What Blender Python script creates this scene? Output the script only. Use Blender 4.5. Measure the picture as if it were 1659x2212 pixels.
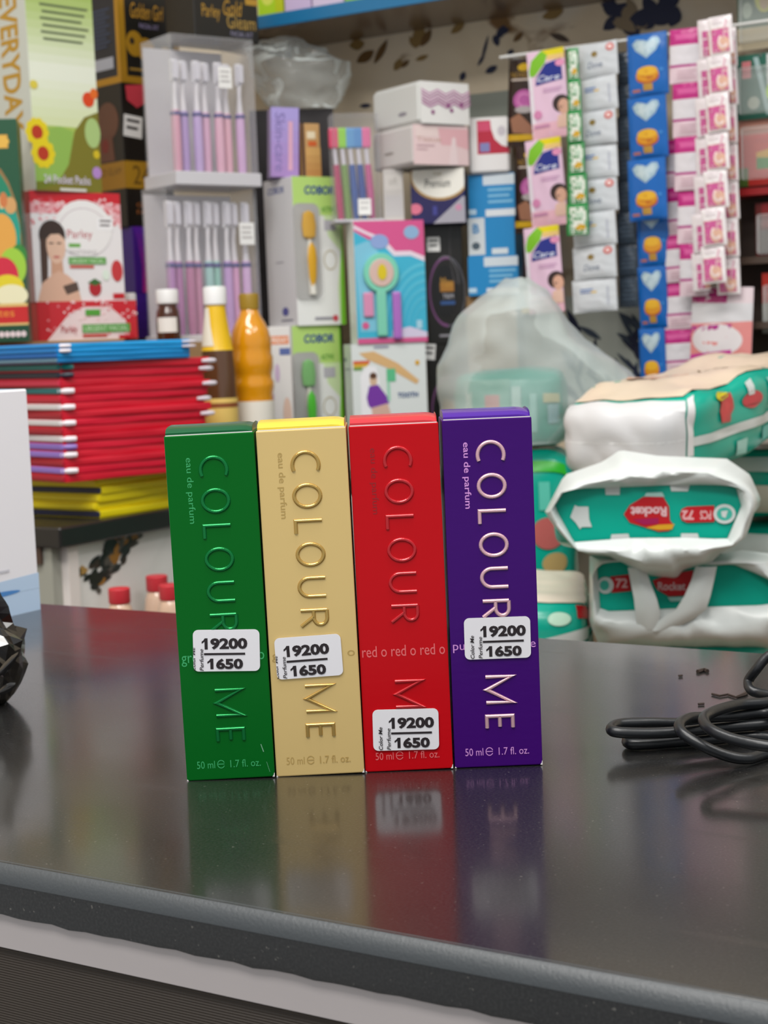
import bpy, bmesh, math, random
from mathutils import Vector, Matrix, noise
random.seed(7)
S = bpy.context.scene
COL = S.collection
for o in list(bpy.data.objects):
    bpy.data.objects.remove(o)

# ------------------------------------------------------------------ camera, world, lights, exposure
FPX, PIT, ROLL, YAW = 3500.0, math.radians(6.08), math.radians(2.2), math.radians(31.3)
ZC = 0.95                                   # counter top
CAM = Vector((0, 0, ZC + 0.182))
Fh = Vector((-math.sin(YAW), math.cos(YAW), 0)); R0 = Vector((math.cos(YAW), math.sin(YAW), 0)); ZV = Vector((0, 0, 1))
FW = Fh * math.cos(PIT) - ZV * math.sin(PIT); U0 = Fh * math.sin(PIT) + ZV * math.cos(PIT)
RT = R0 * math.cos(ROLL) - U0 * math.sin(ROLL); UP = R0 * math.sin(ROLL) + U0 * math.cos(ROLL)
cd = bpy.data.cameras.new('camera'); cam = bpy.data.objects.new('camera', cd); COL.objects.link(cam)
cam.matrix_world = Matrix(((RT.x, UP.x, -FW.x, CAM.x), (RT.y, UP.y, -FW.y, CAM.y), (RT.z, UP.z, -FW.z, CAM.z), (0, 0, 0, 1)))
cd.sensor_fit = 'HORIZONTAL'; cd.sensor_width = 36; cd.lens = FPX * 36 / 1659
cd.clip_start = 0.02; cd.clip_end = 50
cd.dof.use_dof = True; cd.dof.focus_distance = 0.675; cd.dof.aperture_fstop = 30
S.camera = cam
S.view_settings.view_transform = 'Standard'; S.view_settings.look = 'None'
S.view_settings.gamma = 1; S.view_settings.exposure = 0.0; S.view_settings.use_curve_mapping = False
W = bpy.data.worlds.new('world'); S.world = W; W.use_nodes = True
W.node_tree.nodes['Background'].inputs[0].default_value = (0.93, 0.97, 1.0, 1)
W.node_tree.nodes['Background'].inputs[1].default_value = 0.62


def lamp(loc, size, power, col=(1, 0.97, 0.93), rot=(0, 0, 0)):
    l = bpy.data.lights.new('ceiling_lamp', 'AREA'); l.shape = 'RECTANGLE'
    l.size, l.size_y = size; l.energy = power; l.color = col
    o = bpy.data.objects.new('ceiling_lamp', l); COL.objects.link(o); o.location = loc; o.rotation_euler = rot
    return o


lamp((-0.2, -0.55, 2.75), (1.3, 0.6), 40)
lamp((-0.55, 0.45, 2.75), (1.3, 0.35), 30)
lamp((0.8, 0.9, 2.75), (0.4, 1.2), 15)


# ------------------------------------------------------------------ pixel rays of the 1659 x 2212 frame
def ray(px, py):
    return FW + RT * ((px - 829.5) / FPX) - UP * ((py - 1106) / FPX)
def P(px, py, d):                            # point at horizontal distance d ahead
    r = ray(px, py); return CAM + r * (d / r.dot(Fh))
def PZ(px, py, z):
    r = ray(px, py); return CAM + r * ((z - CAM.z) / r.z)
def PY(px, py, Y):
    r = ray(px, py); return CAM + r * ((Y - CAM.y) / r.y)
def PP(px, py, p0, a):                       # on the vertical plane through p0 running along angle a
    n = Vector((-math.sin(a), math.cos(a), 0)); r = ray(px, py)
    return CAM + r * (n.dot(p0 - CAM) / n.dot(r))


# ------------------------------------------------------------------ materials
def lin(c):
    return c / 12.92 if c <= 0.04045 else ((c + 0.055) / 1.055) ** 2.4
def rgb(h):
    return tuple(lin(int(h[i:i + 2], 16) / 255) for i in (0, 2, 4)) + (1,)
MATS = {}
def M(h, rough=0.5, metal=0.0, coat=0.0, alpha=1.0, wear=0.0, name=None):
    k = (h, rough, metal, coat, alpha, wear)
    if k in MATS: return MATS[k]
    m = bpy.data.materials.new(name or 'surface_' + h); m.use_nodes = True
    nt = m.node_tree; b = nt.nodes['Principled BSDF']
    b.inputs['Base Color'].default_value = rgb(h); b.inputs['Roughness'].default_value = rough
    b.inputs['Metallic'].default_value = metal; b.inputs['Coat Weight'].default_value = coat
    b.inputs['Coat Roughness'].default_value = 0.12; b.inputs['Alpha'].default_value = alpha
    if wear:
        tc = nt.nodes.new('ShaderNodeTexCoord'); n = nt.nodes.new('ShaderNodeTexNoise'); n.inputs['Scale'].default_value = wear
        n.inputs['Detail'].default_value = 5
        nt.links.new(tc.outputs['Object'], n.inputs['Vector'])
        bp = nt.nodes.new('ShaderNodeBump'); bp.inputs['Strength'].default_value = 0.25; bp.inputs['Distance'].default_value = 0.0006
        nt.links.new(n.outputs['Fac'], bp.inputs['Height']); nt.links.new(bp.outputs[0], b.inputs['Normal'])
    MATS[k] = m; return m
def film(name, col='ffffff', amount=0.12, fres=0.5, rough=0.12, body=None, bump=0):
    if name in MATS: return MATS[name]
    m = bpy.data.materials.new(name); m.use_nodes = True; nt = m.node_tree; b = nt.nodes['Principled BSDF']
    b.inputs['Base Color'].default_value = rgb(col); b.inputs['Roughness'].default_value = rough
    t = nt.nodes.new('ShaderNodeBsdfTransparent'); mx = nt.nodes.new('ShaderNodeMixShader')
    lw = nt.nodes.new('ShaderNodeLayerWeight'); lw.inputs[0].default_value = 0.35
    ma = nt.nodes.new('ShaderNodeMath'); ma.operation = 'MULTIPLY_ADD'; ma.inputs[1].default_value = fres; ma.inputs[2].default_value = amount
    nt.links.new(lw.outputs['Fresnel'], ma.inputs[0]); nt.links.new(ma.outputs[0], mx.inputs[0])
    nt.links.new(t.outputs[0], mx.inputs[1]); nt.links.new(b.outputs[0], mx.inputs[2])
    nt.links.new(mx.outputs[0], nt.nodes['Material Output'].inputs[0])
    MATS[name] = m; return m


# ------------------------------------------------------------------ mesh building
class MB:
    def __init__(s): s.v = []; s.f = []; s.m = []; s.mats = []
    def mi(s, m):
        if m not in s.mats: s.mats.append(m)
        return s.mats.index(m)
    def poly(s, pts, m):
        n = len(s.v); s.v += [tuple(p) for p in pts]; s.f.append(tuple(range(n, n + len(pts)))); s.m.append(s.mi(m))
    def raw(s, vs, fs, m):
        n = len(s.v); s.v += [tuple(p) for p in vs]; i = s.mi(m)
        for f in fs: s.f.append(tuple(n + k for k in f)); s.m.append(i)
    def box(s, x0, x1, y0, y1, z0, z1, m):
        vs = [(x, y, z) for z in (z0, z1) for y in (y0, y1) for x in (x0, x1)]
        s.raw(vs, [(0, 2, 3, 1), (4, 5, 7, 6), (0, 1, 5, 4), (2, 6, 7, 3), (0, 4, 6, 2), (1, 3, 7, 5)], m)
    def grid(s, fn, nu, nv, m, wrap=False):
        cu = nu if wrap else nu + 1
        vs = [fn(i / nu, j / nv) for j in range(nv + 1) for i in range(cu)]
        fs = []
        for j in range(nv):
            for i in range(nu):
                a = j * cu + i; b = j * cu + (i + 1) % cu
                fs.append((a, b, b + cu, a + cu))
        s.raw(vs, fs, m)
    def lathe(s, prof, n, m, c=(0, 0)):
        k = len(s.v); i = s.mi(m)
        for r, z in prof:
            for a in range(n):
                t = 2 * math.pi * a / n; s.v.append((c[0] + r * math.cos(t), c[1] + r * math.sin(t), z))
        for j in range(len(prof) - 1):
            for a in range(n):
                b = (a + 1) % n
                s.f.append((k + j * n + a, k + j * n + b, k + j * n + n + b, k + j * n + n + a)); s.m.append(i)
        for j, rev in ((0, True), (len(prof) - 1, False)):
            if prof[j][0] > 1e-5:
                q = tuple(k + j * n + a for a in range(n)); s.f.append(q[::-1] if rev else q); s.m.append(i)
    def tube(s, pts, r, n, m):
        pts = [Vector(p) for p in pts]; k = len(s.v); i = s.mi(m); rr = r if isinstance(r, (list, tuple)) else [r] * len(pts)
        up = Vector((0, 0, 1)); N = len(pts)
        for j, p in enumerate(pts):
            t = (pts[min(j + 1, N - 1)] - pts[max(j - 1, 0)]).normalized()
            if abs(t.dot(up)) > 0.95: up = Vector((1, 0, 0)) if abs(t.x) < 0.9 else Vector((0, 1, 0))
            a = t.cross(up).normalized(); b = a.cross(t).normalized(); up = b
            for q in range(n):
                w = 2 * math.pi * q / n; s.v.append(tuple(p + a * (rr[j] * math.cos(w)) + b * (rr[j] * math.sin(w))))
        for j in range(N - 1):
            for q in range(n):
                z = (q + 1) % n; s.f.append((k + j * n + q, k + j * n + z, k + j * n + n + z, k + j * n + n + q)); s.m.append(i)
        s.f.append(tuple(k + q for q in range(n))[::-1]); s.m.append(i)
        s.f.append(tuple(k + (N - 1) * n + q for q in range(n))); s.m.append(i)
    def build(s, name, parent=None, smooth=False, bevel=0.0, seg=1):
        me = bpy.data.meshes.new(name); me.from_pydata(s.v, [], s.f)
        for m in s.mats: me.materials.append(m)
        me.polygons.foreach_set('material_index', s.m)
        if bevel:
            bm = bmesh.new(); bm.from_mesh(me)
            bmesh.ops.remove_doubles(bm, verts=bm.verts, dist=1e-6)
            bmesh.ops.recalc_face_normals(bm, faces=bm.faces)
            es = [e for e in bm.edges if len(e.link_faces) == 2 and e.calc_face_angle(0) > 0.6]
            bmesh.ops.bevel(bm, geom=es, offset=bevel, segments=seg, profile=0.6, affect='EDGES', clamp_overlap=True)
            bm.to_mesh(me); bm.free()
        if smooth:
            me.polygons.foreach_set('use_smooth', [True] * len(me.polygons))
            me.set_sharp_from_angle(angle=math.radians(40)) if hasattr(me, 'set_sharp_from_angle') else None
        me.update()
        o = bpy.data.objects.new(name, me); COL.objects.link(o)
        if parent: o.parent = parent
        return o


def tag(o, label, cat, group=None):
    o['label'] = label; o['category'] = cat
    if group: o['group'] = group
    return o
def thing(name, label, cat, loc, rot=0.0, group=None):
    o = bpy.data.objects.new(name, None); COL.objects.link(o); o.location = loc; o.empty_display_size = 0.02
    o.rotation_euler = rot if isinstance(rot, tuple) else (0, 0, rot)
    return tag(o, label, cat, group)
def struct(o): o['kind'] = 'structure'; return o
def copy_tree(o, parent=None):
    c = o.copy(); COL.objects.link(c)
    if parent: c.parent = parent
    for ch in list(o.children): copy_tree(ch, c)
    return c


# ------------------------------------------------------------------ flat print: shapes and lettering laid on a surface
GC = {}
def glyphs(txt, bold=0.0, shear=0.0):
    k = (txt, bold, shear)
    if k in GC: return GC[k]
    cu = bpy.data.curves.new('t', 'FONT'); cu.body = txt; cu.resolution_u = 3; cu.offset = bold; cu.shear = shear
    cu.fill_mode = 'FRONT'
    o = bpy.data.objects.new('t', cu)
    me = o.to_mesh()
    vs = [(v.co.x, v.co.y) for v in me.vertices]; fs = [tuple(p.vertices) for p in me.polygons]
    o.to_mesh_clear(); bpy.data.objects.remove(o); bpy.data.curves.remove(cu)
    x0 = min(v[0] for v in vs); x1 = max(v[0] for v in vs); y0 = min(v[1] for v in vs); y1 = max(v[1] for v in vs)
    vs = [((x - x0) / (x1 - x0), (y - y0) / (y1 - y0)) for x, y in vs]
    GC[k] = (vs, fs); return GC[k]


class Print:                                 # u to the right, v DOWN, both 0..1
    def __init__(s): s.d = []; s.n = 0
    def add(s, vs, fs, m): s.n += 1; s.d.append((vs, fs, m, s.n)); return s
    def poly(s, pts, m): return s.add(list(pts), [tuple(range(len(pts)))], m)
    def rect(s, a, b, c, d, m): return s.poly([(a, d), (c, d), (c, b), (a, b)], m)
    def ell(s, u, v, ru, rv, m, n=22, a0=0.0):
        return s.poly([(u + ru * math.cos(a0 + 2 * math.pi * i / n), v - rv * math.sin(a0 + 2 * math.pi * i / n)) for i in range(n)], m)
    def arc(s, u, v, ru, rv, w, a0, a1, m, n=18):
        vs = []; fs = []
        for i in range(n + 1):
            t = math.radians(a0 + (a1 - a0) * i / n)
            vs += [(u + ru * math.cos(t), v - rv * math.sin(t)), (u + ru * (1 - w) * math.cos(t), v - rv * (1 - w) * math.sin(t))]
        for i in range(n): fs.append((2 * i, 2 * i + 1, 2 * i + 3, 2 * i + 2))
        return s.add(vs, fs, m)
    def text(s, t, u0, v0, u1, v1, m, rot=0, bold=0.0, shear=0.0, clip=None):
        vs, fs = glyphs(t, bold, shear); du, dv = u1 - u0, v1 - v0
        if rot == 0: q = [(u0 + x * du, v1 - y * dv) for x, y in vs]
        elif rot == 90: q = [(u0 + y * du, v0 + x * dv) for x, y in vs]
        elif rot == -90: q = [(u1 - y * du, v1 - x * dv) for x, y in vs]
        else: q = [(u1 - x * du, v0 + y * dv) for x, y in vs]
        if clip is not None:                 # keep u > clip
            bm = bmesh.new(); bv = [bm.verts.new((a, b, 0)) for a, b in q]
            for f in fs:
                try: bm.faces.new([bv[i] for i in f])
                except ValueError: pass
            bmesh.ops.bisect_plane(bm, geom=bm.verts[:] + bm.edges[:] + bm.faces[:], plane_co=(clip, 0, 0), plane_no=(-1, 0, 0), clear_outer=True)
            bm.verts.index_update(); q = [(v.co.x, v.co.y) for v in bm.verts]; fs = [tuple(v.index for v in f.verts) for f in bm.faces]; bm.free()
            if not fs: return s
        return s.add(q, fs, m)
    def lines(s, u0, v0, u1, v1, n, m, fill=0.45):
        h = (v1 - v0) / n
        for i in range(n): s.rect(u0, v0 + i * h, u1 - (0.12 * (u1 - u0) if i % 2 else 0), v0 + (i + fill) * h, m)
        return s
    def build(s, name, parent, fn, sub=None, eps=0.00008, thick=0.0):
        b = MB(); eps = min(eps, 0.0011 / max(1, s.n))
        for vs, fs, m, k in s.d:
            if sub:
                bm = bmesh.new(); bv = [bm.verts.new((x, y, 0)) for x, y in vs]
                for f in fs:
                    try: bm.faces.new([bv[i] for i in f])
                    except ValueError: pass
                bmesh.ops.triangulate(bm, faces=bm.faces[:])
                for _ in range(7):
                    es = [e for e in bm.edges if abs(e.verts[0].co.x - e.verts[1].co.x) > sub or abs(e.verts[0].co.y - e.verts[1].co.y) > sub]
                    if not es or len(bm.faces) > 6000: break
                    bmesh.ops.subdivide_edges(bm, edges=es, cuts=1)
                    bmesh.ops.triangulate(bm, faces=[f for f in bm.faces if len(f.verts) > 3])
                bm.verts.index_update()
                vs = [(v.co.x, v.co.y) for v in bm.verts]; fs = [tuple(v.index for v in f.verts) for f in bm.faces]; bm.free()
            b.raw([fn(u, v, eps * k + eps) for u, v in vs], fs, m)
        return b.build(name, parent, smooth=bool(sub))


def ordinal(i): return ['first', 'second', 'third', 'fourth', 'fifth', 'sixth', 'seventh', 'eighth', 'ninth', 'tenth', 'eleventh', 'twelfth',
                        'thirteenth', 'fourteenth', 'fifteenth', 'sixteenth'][i]


class Carton:
    """closed box standing upright; xl/xr pixel columns of its front face, d distance of the left front edge, th turn from facing the camera"""
    def __init__(s, name, label, cat, xl, xr, yt, yb, d, th, dep, mat, z0=None, group=None, bevel=0.0008, ym=None, body='body', side=None, roll=0.0):
        a = YAW + math.radians(th); ym = (yt + yb) / 2 if ym is None else ym
        pb = P(xl, yb, d); pt = P(xl, yt, d); pm = P(xl, ym, d)
        pr = PP(xr, ym, pm, a)
        t = Vector((math.cos(a), math.sin(a), 0)); n = Vector((-math.sin(a), math.cos(a), 0))
        s.W = (pr - pm).dot(t); s.D = dep; s.z0 = pb.z if z0 is None else z0; s.H = pt.z - s.z0; s.top = s.z0 + s.H; s.a = a
        base = Vector((pm.x, pm.y, s.z0)) + t * s.W / 2 + n * dep / 2
        s.root = thing(name, label, cat, base, (0, roll, a), group)
        if body:
            b = MB(); b.box(-s.W / 2, s.W / 2, -dep / 2, dep / 2, 0, s.H, mat); s.body = b.build(body, s.root, bevel=bevel)
    def front(s, u, v, e): return (-s.W / 2 + u * s.W, -s.D / 2 - e, s.H * (1 - v))
    def left(s, u, v, e): return (-s.W / 2 - e, s.D / 2 - u * s.D, s.H * (1 - v))
    def right(s, u, v, e): return (s.W / 2 + e, -s.D / 2 + u * s.D, s.H * (1 - v))
    def topf(s, u, v, e): return (-s.W / 2 + u * s.W, s.D / 2 - v * s.D, s.H + e)
    def sticker(s, face, u, v, w, h, lines=2, ang=0.0, dark='2a2326'):
        """small white price sticker, w and h in metres, centred at u v on a face"""
        c0 = Vector(face(u, v, 0.0)); ux = (Vector(face(u + 0.01, v, 0)) - c0).normalized(); uz = Vector((0, 0, 1))
        nn = (Vector(face(u, v, 1)) - c0).normalized(); ca, sa = math.cos(ang), math.sin(ang)
        def fn(a, b, e):
            x = (a - 0.5) * w; y = (0.5 - b) * h
            return c0 + ux * (x * ca - y * sa) + uz * (x * sa + y * ca) + nn * (e + 0.0012)
        o = Print().rect(0, 0, 1, 1, M('efedea', 0.5)).build('price_sticker', s.root, fn)
        p = Print().lines(0.15, 0.18, 0.85, 0.85, lines, M(dark, 0.6), 0.4); q = p.build('lettering', o, fn, eps=0.00012)
        return o

# ------------------------------------------------------------------ the setting: floor, walls
WY, WX = 2.14, -2.0                           # back wall plane, left wall plane
def noise_mix(name, base, spots, rough=0.6):
    m = bpy.data.materials.new(name); m.use_nodes = True; nt = m.node_tree; b = nt.nodes['Principled BSDF']
    tc = nt.nodes.new('ShaderNodeTexCoord'); prev = None
    b.inputs['Roughness'].default_value = rough
    for i, (col, scale, lo, hi, off, st) in enumerate(spots):
        mp = nt.nodes.new('ShaderNodeMapping'); mp.inputs['Location'].default_value = (off, off * 1.7, off * 0.6); mp.inputs['Scale'].default_value = st
        n = nt.nodes.new('ShaderNodeTexNoise'); n.inputs['Scale'].default_value = scale; n.inputs['Detail'].default_value = 6; n.inputs['Distortion'].default_value = 0.6
        r = nt.nodes.new('ShaderNodeMapRange'); r.inputs['From Min'].default_value = lo; r.inputs['From Max'].default_value = hi
        mx = nt.nodes.new('ShaderNodeMix'); mx.data_type = 'RGBA'
        nt.links.new(tc.outputs['Object'], mp.inputs[0]); nt.links.new(mp.outputs[0], n.inputs['Vector']); nt.links.new(n.outputs['Fac'], r.inputs['Value'])
        nt.links.new(r.outputs[0], mx.inputs['Factor'])
        if prev is None: mx.inputs['A'].default_value = rgb(base)
        else: nt.links.new(prev, mx.inputs['A'])
        mx.inputs['B'].default_value = rgb(col); prev = mx.outputs['Result']
    nt.links.new(prev, b.inputs['Base Color'])
    return m
wallpaper = noise_mix('wallpaper', 'dccdb4', [('c2ae90', 5, 0.45, 0.75, 3, (1, 1, 1)), ('7d5c34', 9, 0.63, 0.70, 11, (1, 1, 1.4)), ('d6cdbd', 7, 0.5, 0.7, 20, (1, 1, 1))])
marble = noise_mix('marble_panel', 'dfdcd8', [('b9b4ae', 6, 0.5, 0.75, 2, (1, 1, 1)), ('f3f1ee', 9, 0.5, 0.7, 7, (1, 1, 1))], 0.25)
tilefloor = noise_mix('floor_tile', '8d8880', [('6f6a64', 8, 0.45, 0.7, 2, (1, 1, 1))], 0.4)
b = MB(); b.box(-2.0, 2.0, -1.5, WY, -0.05, 0, tilefloor); struct(b.build('floor'))
b = MB(); b.box(WX, 2.0, WY, WY + 0.08, 0, 2.9, wallpaper); wall_back = struct(b.build('wall_back'))
b = MB(); b.box(WX - 0.08, WX, -0.4, WY + 0.08, 0, 2.9, wallpaper); struct(b.build('wall_left'))

# printed plant motifs of the wallpaper
def wallmap(u, v, e): p = PY(u, v, WY); return (p.x, p.y - e, p.z)
pr = Print(); navy = M('1b2344', 0.6); gold = M('6b4d24', 0.6); gold2 = M('8d713f', 0.6); slate = M('6f7c7c', 0.6)
def leaf(u, v, l, w, ang, m):
    t = math.radians(ang); pts = []
    for i in range(15):
        s = i / 14; pts.append((s - 0.5, 0.5 * math.sin(math.pi * s) ** 0.8))
    for i in range(13, 0, -1):
        s = i / 14; pts.append((s - 0.5, -0.42 * math.sin(math.pi * s) ** 0.8))
    pr.poly([(u + l * x * math.cos(t) + w * y * math.sin(t), v - l * x * math.sin(t) + w * y * math.cos(t)) for x, y in pts], m)
for u, v, l, w, an, m in [(790, 122, 46, 24, 35, gold), (823, 112, 60, 16, 62, gold), (772, 96, 34, 26, 10, gold2), (905, 78, 52, 30, 80, gold2), (921, 82, 44, 18, 60, gold),
                          (893, 92, 30, 16, 120, gold2), (875, 138, 26, 12, 40, gold), (912, 125, 30, 12, 20, gold2), (1195, 30, 50, 24, 20, gold2), (990, 60, 40, 18, 40, gold2),
                          (1210, 82, 46, 16, 160, M('4a3b33', 0.6)), (860, 140, 30, 18, 60, gold2), (1120, 80, 30, 14, 45, gold), (1015, 30, 40, 20, 120, gold2)]:
    leaf(u, v, l, w, an, m)
for u, v, l, w, an in [(1082, 70, 36, 18, 60), (1072, 88, 26, 16, 110), (1090, 66, 22, 16, 20), (1048, 105, 60, 7, 75), (1040, 130, 30, 8, 60), (1000, 165, 22, 14, 70), (1062, 150, 30, 16, 30),
                       (790, 228, 26, 10, 5), (1103, 115, 20, 14, 60)]:
    leaf(u, v, l, w, an, navy)
random.seed(4)
for i in range(34):                          # the large dark flower above the sachets
    t = random.uniform(0, 6.28); q = random.uniform(0, 1) ** 0.5
    leaf(1385 + 78 * q * math.cos(t), 22 + 46 * q * math.sin(t), random.uniform(30, 60), random.uniform(18, 34), random.uniform(0, 180), navy if i % 6 else M('8a7a62', 0.6))
for i in range(30):                          # brush strokes of the paler panel lower down
    leaf(random.uniform(1225, 1390), random.uniform(680, 850), random.uniform(40, 90), random.uniform(8, 18), random.uniform(80, 150), navy if i % 2 else M('3c4a5c', 0.6))
pr2 = Print(); pr2.poly([(1222, 640), (1400, 640), (1400, 900), (1222, 900)], M('c9cec4', 0.5)); pr2.poly([(1012, 205), (1100, 195), (1100, 330), (1012, 330)], M('8f958c', 0.5))
pr2.build('printed_panel', wall_back, wallmap, eps=0.0003)
pr.build('printed_motif', wall_back, wallmap, eps=0.0001).location.y = -0.0012

# ------------------------------------------------------------------ the main counter
def counter_mat():
    m = bpy.data.materials.new('black_laminate'); m.use_nodes = True; nt = m.node_tree; b = nt.nodes['Principled BSDF']
    tc = nt.nodes.new('ShaderNodeTexCoord')
    def nz(scale, det=3, st=(1, 1, 1)):
        mp = nt.nodes.new('ShaderNodeMapping'); mp.inputs['Scale'].default_value = st
        n = nt.nodes.new('ShaderNodeTexNoise'); n.inputs['Scale'].default_value = scale; n.inputs['Detail'].default_value = det
        nt.links.new(tc.outputs['Object'], mp.inputs[0]); nt.links.new(mp.outputs[0], n.inputs['Vector']); return n
    def rng(src, a, b2, lo, hi):
        r = nt.nodes.new('ShaderNodeMapRange'); r.inputs['From Min'].default_value = a; r.inputs['From Max'].default_value = b2
        r.inputs['To Min'].default_value = lo; r.inputs['To Max'].default_value = hi; nt.links.new(src, r.inputs['Value']); return r.outputs[0]
    fine = nz(1000, 3); speck = nz(620, 1); smudge = nz(9, 5); scr = nz(60, 3, (0.08, 1.4, 1))
    c = nt.nodes.new('ShaderNodeMix'); c.data_type = 'RGBA'; c.inputs['A'].default_value = (0.004, 0.004, 0.0043, 1); c.inputs['B'].default_value = (0.018, 0.018, 0.018, 1)
    nt.links.new(rng(fine.outputs['Fac'], 0.42, 0.72, 0, 1), c.inputs['Factor'])
    c2 = nt.nodes.new('ShaderNodeMix'); c2.data_type = 'RGBA'; c2.inputs['B'].default_value = (0.10, 0.095, 0.085, 1)
    nt.links.new(c.outputs['Result'], c2.inputs['A']); nt.links.new(rng(speck.outputs['Fac'], 0.73, 0.78, 0, 1), c2.inputs['Factor'])
    c3 = nt.nodes.new('ShaderNodeMix'); c3.data_type = 'RGBA'; c3.inputs['B'].default_value = (0.016, 0.015, 0.0148, 1)
    nt.links.new(c2.outputs['Result'], c3.inputs['A']); nt.links.new(rng(smudge.outputs['Fac'], 0.35, 0.8, 0.0, 0.55), c3.inputs['Factor'])
    nt.links.new(c3.outputs['Result'], b.inputs['Base Color'])
    a = nt.nodes.new('ShaderNodeMath'); a.operation = 'ADD'
    nt.links.new(rng(smudge.outputs['Fac'], 0.3, 0.8, 0.10, 0.19), a.inputs[0]); nt.links.new(rng(scr.outputs['Fac'], 0.6, 0.75, 0, 0.06), a.inputs[1])
    nt.links.new(a.outputs[0], b.inputs['Coat Roughness']); b.inputs['Coat Weight'].default_value = 0.9; b.inputs['Coat IOR'].default_value = 1.42; b.inputs['Roughness'].default_value = 0.45; b.inputs['Specular IOR Level'].default_value = 0.22
    bp = nt.nodes.new('ShaderNodeBump'); bp.inputs['Strength'].default_value = 0.22; bp.inputs['Distance'].default_value = 0.0003
    nt.links.new(fine.outputs['Fac'], bp.inputs['Height']); nt.links.new(bp.outputs[0], b.inputs['Normal'])
    b.inputs['IOR'].default_value = 1.5
    return m
lam = counter_mat()
YF, YB, XA, XB = 0.407, 0.867, -1.10, 0.95
ct = thing('shop_counter', 'black speckled shop counter with rounded front edge in the foreground', 'counter', ((XA + XB) / 2, (YF + YB) / 2, 0))
hx, hy = (XB - XA) / 2, (YB - YF) / 2
def extr(name, prof, mat, parent, smooth=False, n=1, jig=0.0):   # profile (y, z) swept along x
    b = MB(); k = len(prof); vs = []
    for i in range(n + 1):
        x = -hx + 2 * hx * i / n
        for j, (y, z) in enumerate(prof):
            vs.append((x, y, z + (jig * noise.noise(Vector((x * 90, j, 0))) if jig and z < ZC - 0.012 and z > ZC - 0.03 else 0)))
    fs = []
    for i in range(n):
        for j in range(k): fs.append((i * k + j, i * k + (j + 1) % k, (i + 1) * k + (j + 1) % k, (i + 1) * k + j))
    fs += [tuple(range(k)), tuple(n * k + j for j in range(k))[::-1]]
    b.raw(vs, fs, mat); return b.build(name, parent, smooth)
R = 0.0075
CH = 0.0044
prof = [(hy, ZC - 0.018), (hy, ZC), (-hy + CH, ZC), (-hy + 0.0004, ZC - CH), (-hy, ZC - CH - 0.001), (-hy, ZC - 0.018)]
extr('countertop', prof, lam, ct, True, 260, 0.0012)
extr('edge_bevel_sheen', [(-hy + CH + 0.0012, ZC + 0.00008), (-hy + CH - 0.0006, ZC - 0.0002), (-hy + 0.0016, ZC - CH + 0.0022), (-hy + 0.0002, ZC - CH - 0.0002), (-hy - 0.0002, ZC - CH - 0.0018), (-hy + 0.003, ZC - CH - 0.002), (-hy + CH + 0.001, ZC - 0.001)], M('35393c', 0.45, 0, 0.0, wear=900), ct, True)  # bevel in lighter grey: the ceiling reflection along it is put into the colour
extr('metal_strip', [(hy - 0.02, ZC - 0.031), (hy - 0.02, ZC - 0.0175), (-hy + 0.002, ZC - 0.0175), (-hy + 0.002, ZC - 0.031)], M('b3acac', 0.4, 0.25, wear=60), ct)
def ribbed():
    m = bpy.data.materials.new('ribbed_panel'); m.use_nodes = True; nt = m.node_tree; b = nt.nodes['Principled BSDF']
    b.inputs['Base Color'].default_value = rgb('352d27'); b.inputs['Roughness'].default_value = 0.45
    tc = nt.nodes.new('ShaderNodeTexCoord'); w = nt.nodes.new('ShaderNodeTexWave'); w.bands_direction = 'Z'; w.inputs['Scale'].default_value = 320
    bp = nt.nodes.new('ShaderNodeBump'); bp.inputs['Strength'].default_value = 0.6; bp.inputs['Distance'].default_value = 0.001
    nt.links.new(tc.outputs['Object'], w.inputs['Vector']); nt.links.new(w.outputs['Fac'], bp.inputs['Height']); nt.links.new(bp.outputs[0], b.inputs['Normal'])
    return m
extr('front_panel', [(hy - 0.03, 0), (hy - 0.03, ZC - 0.031), (-hy + 0.004, ZC - 0.031), (-hy + 0.004, 0)], ribbed(), ct)

# ------------------------------------------------------------------ side counter along the left wall and low bench by the back wall
sc = thing('side_counter', 'black-topped side counter with pale marble-patterned front behind the main counter', 'counter', (-1.6, 1.7, 0))
def rel(o, x0, x1, y0, y1, z0, z1, mat, name, bevel=0.0):
    b = MB(); l = o.location; b.box(x0 - l.x, x1 - l.x, y0 - l.y, y1 - l.y, z0 - l.z, z1 - l.z, mat); return b.build(name, o, bevel=bevel)
blk = M('1d1b1a', 0.35)
rel(sc, WX + 0.002, -1.158, 1.255, WY - 0.002, ZC - 0.022, ZC, blk, 'worktop', 0.002)
rel(sc, -1.158, -0.86, 1.80, WY - 0.002, ZC - 0.022, ZC, blk, 'worktop', 0.002)
rel(sc, WX + 0.002, -1.20, 1.262, 1.275, 0.0, ZC - 0.040, M('b7b2ba', 0.4), 'end_panel')
rel(sc, WX + 0.002, -1.19, 1.258, 1.28, ZC - 0.040, ZC - 0.022, M('4a352a', 0.6), 'end_rail')
rel(sc, -1.20, -1.178, 1.262, 1.29, 0.0, ZC - 0.022, M('9a9a90', 0.4), 'corner_post')
rel(sc, -1.178, -1.168, 1.276, 1.292, 0.0, ZC - 0.022, M('e6ddd8', 0.35), 'metal_post')
mp = rel(sc, -1.186, -1.174, 1.292, 1.80, 0.0, ZC - 0.022, marble, 'marble_panel')
rel(sc, -1.17, -0.88, 1.80, 1.812, 0.0, ZC - 0.022, marble, 'back_panel')
pr = Print(); a90 = math.radians(90)
random.seed(12)
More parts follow.
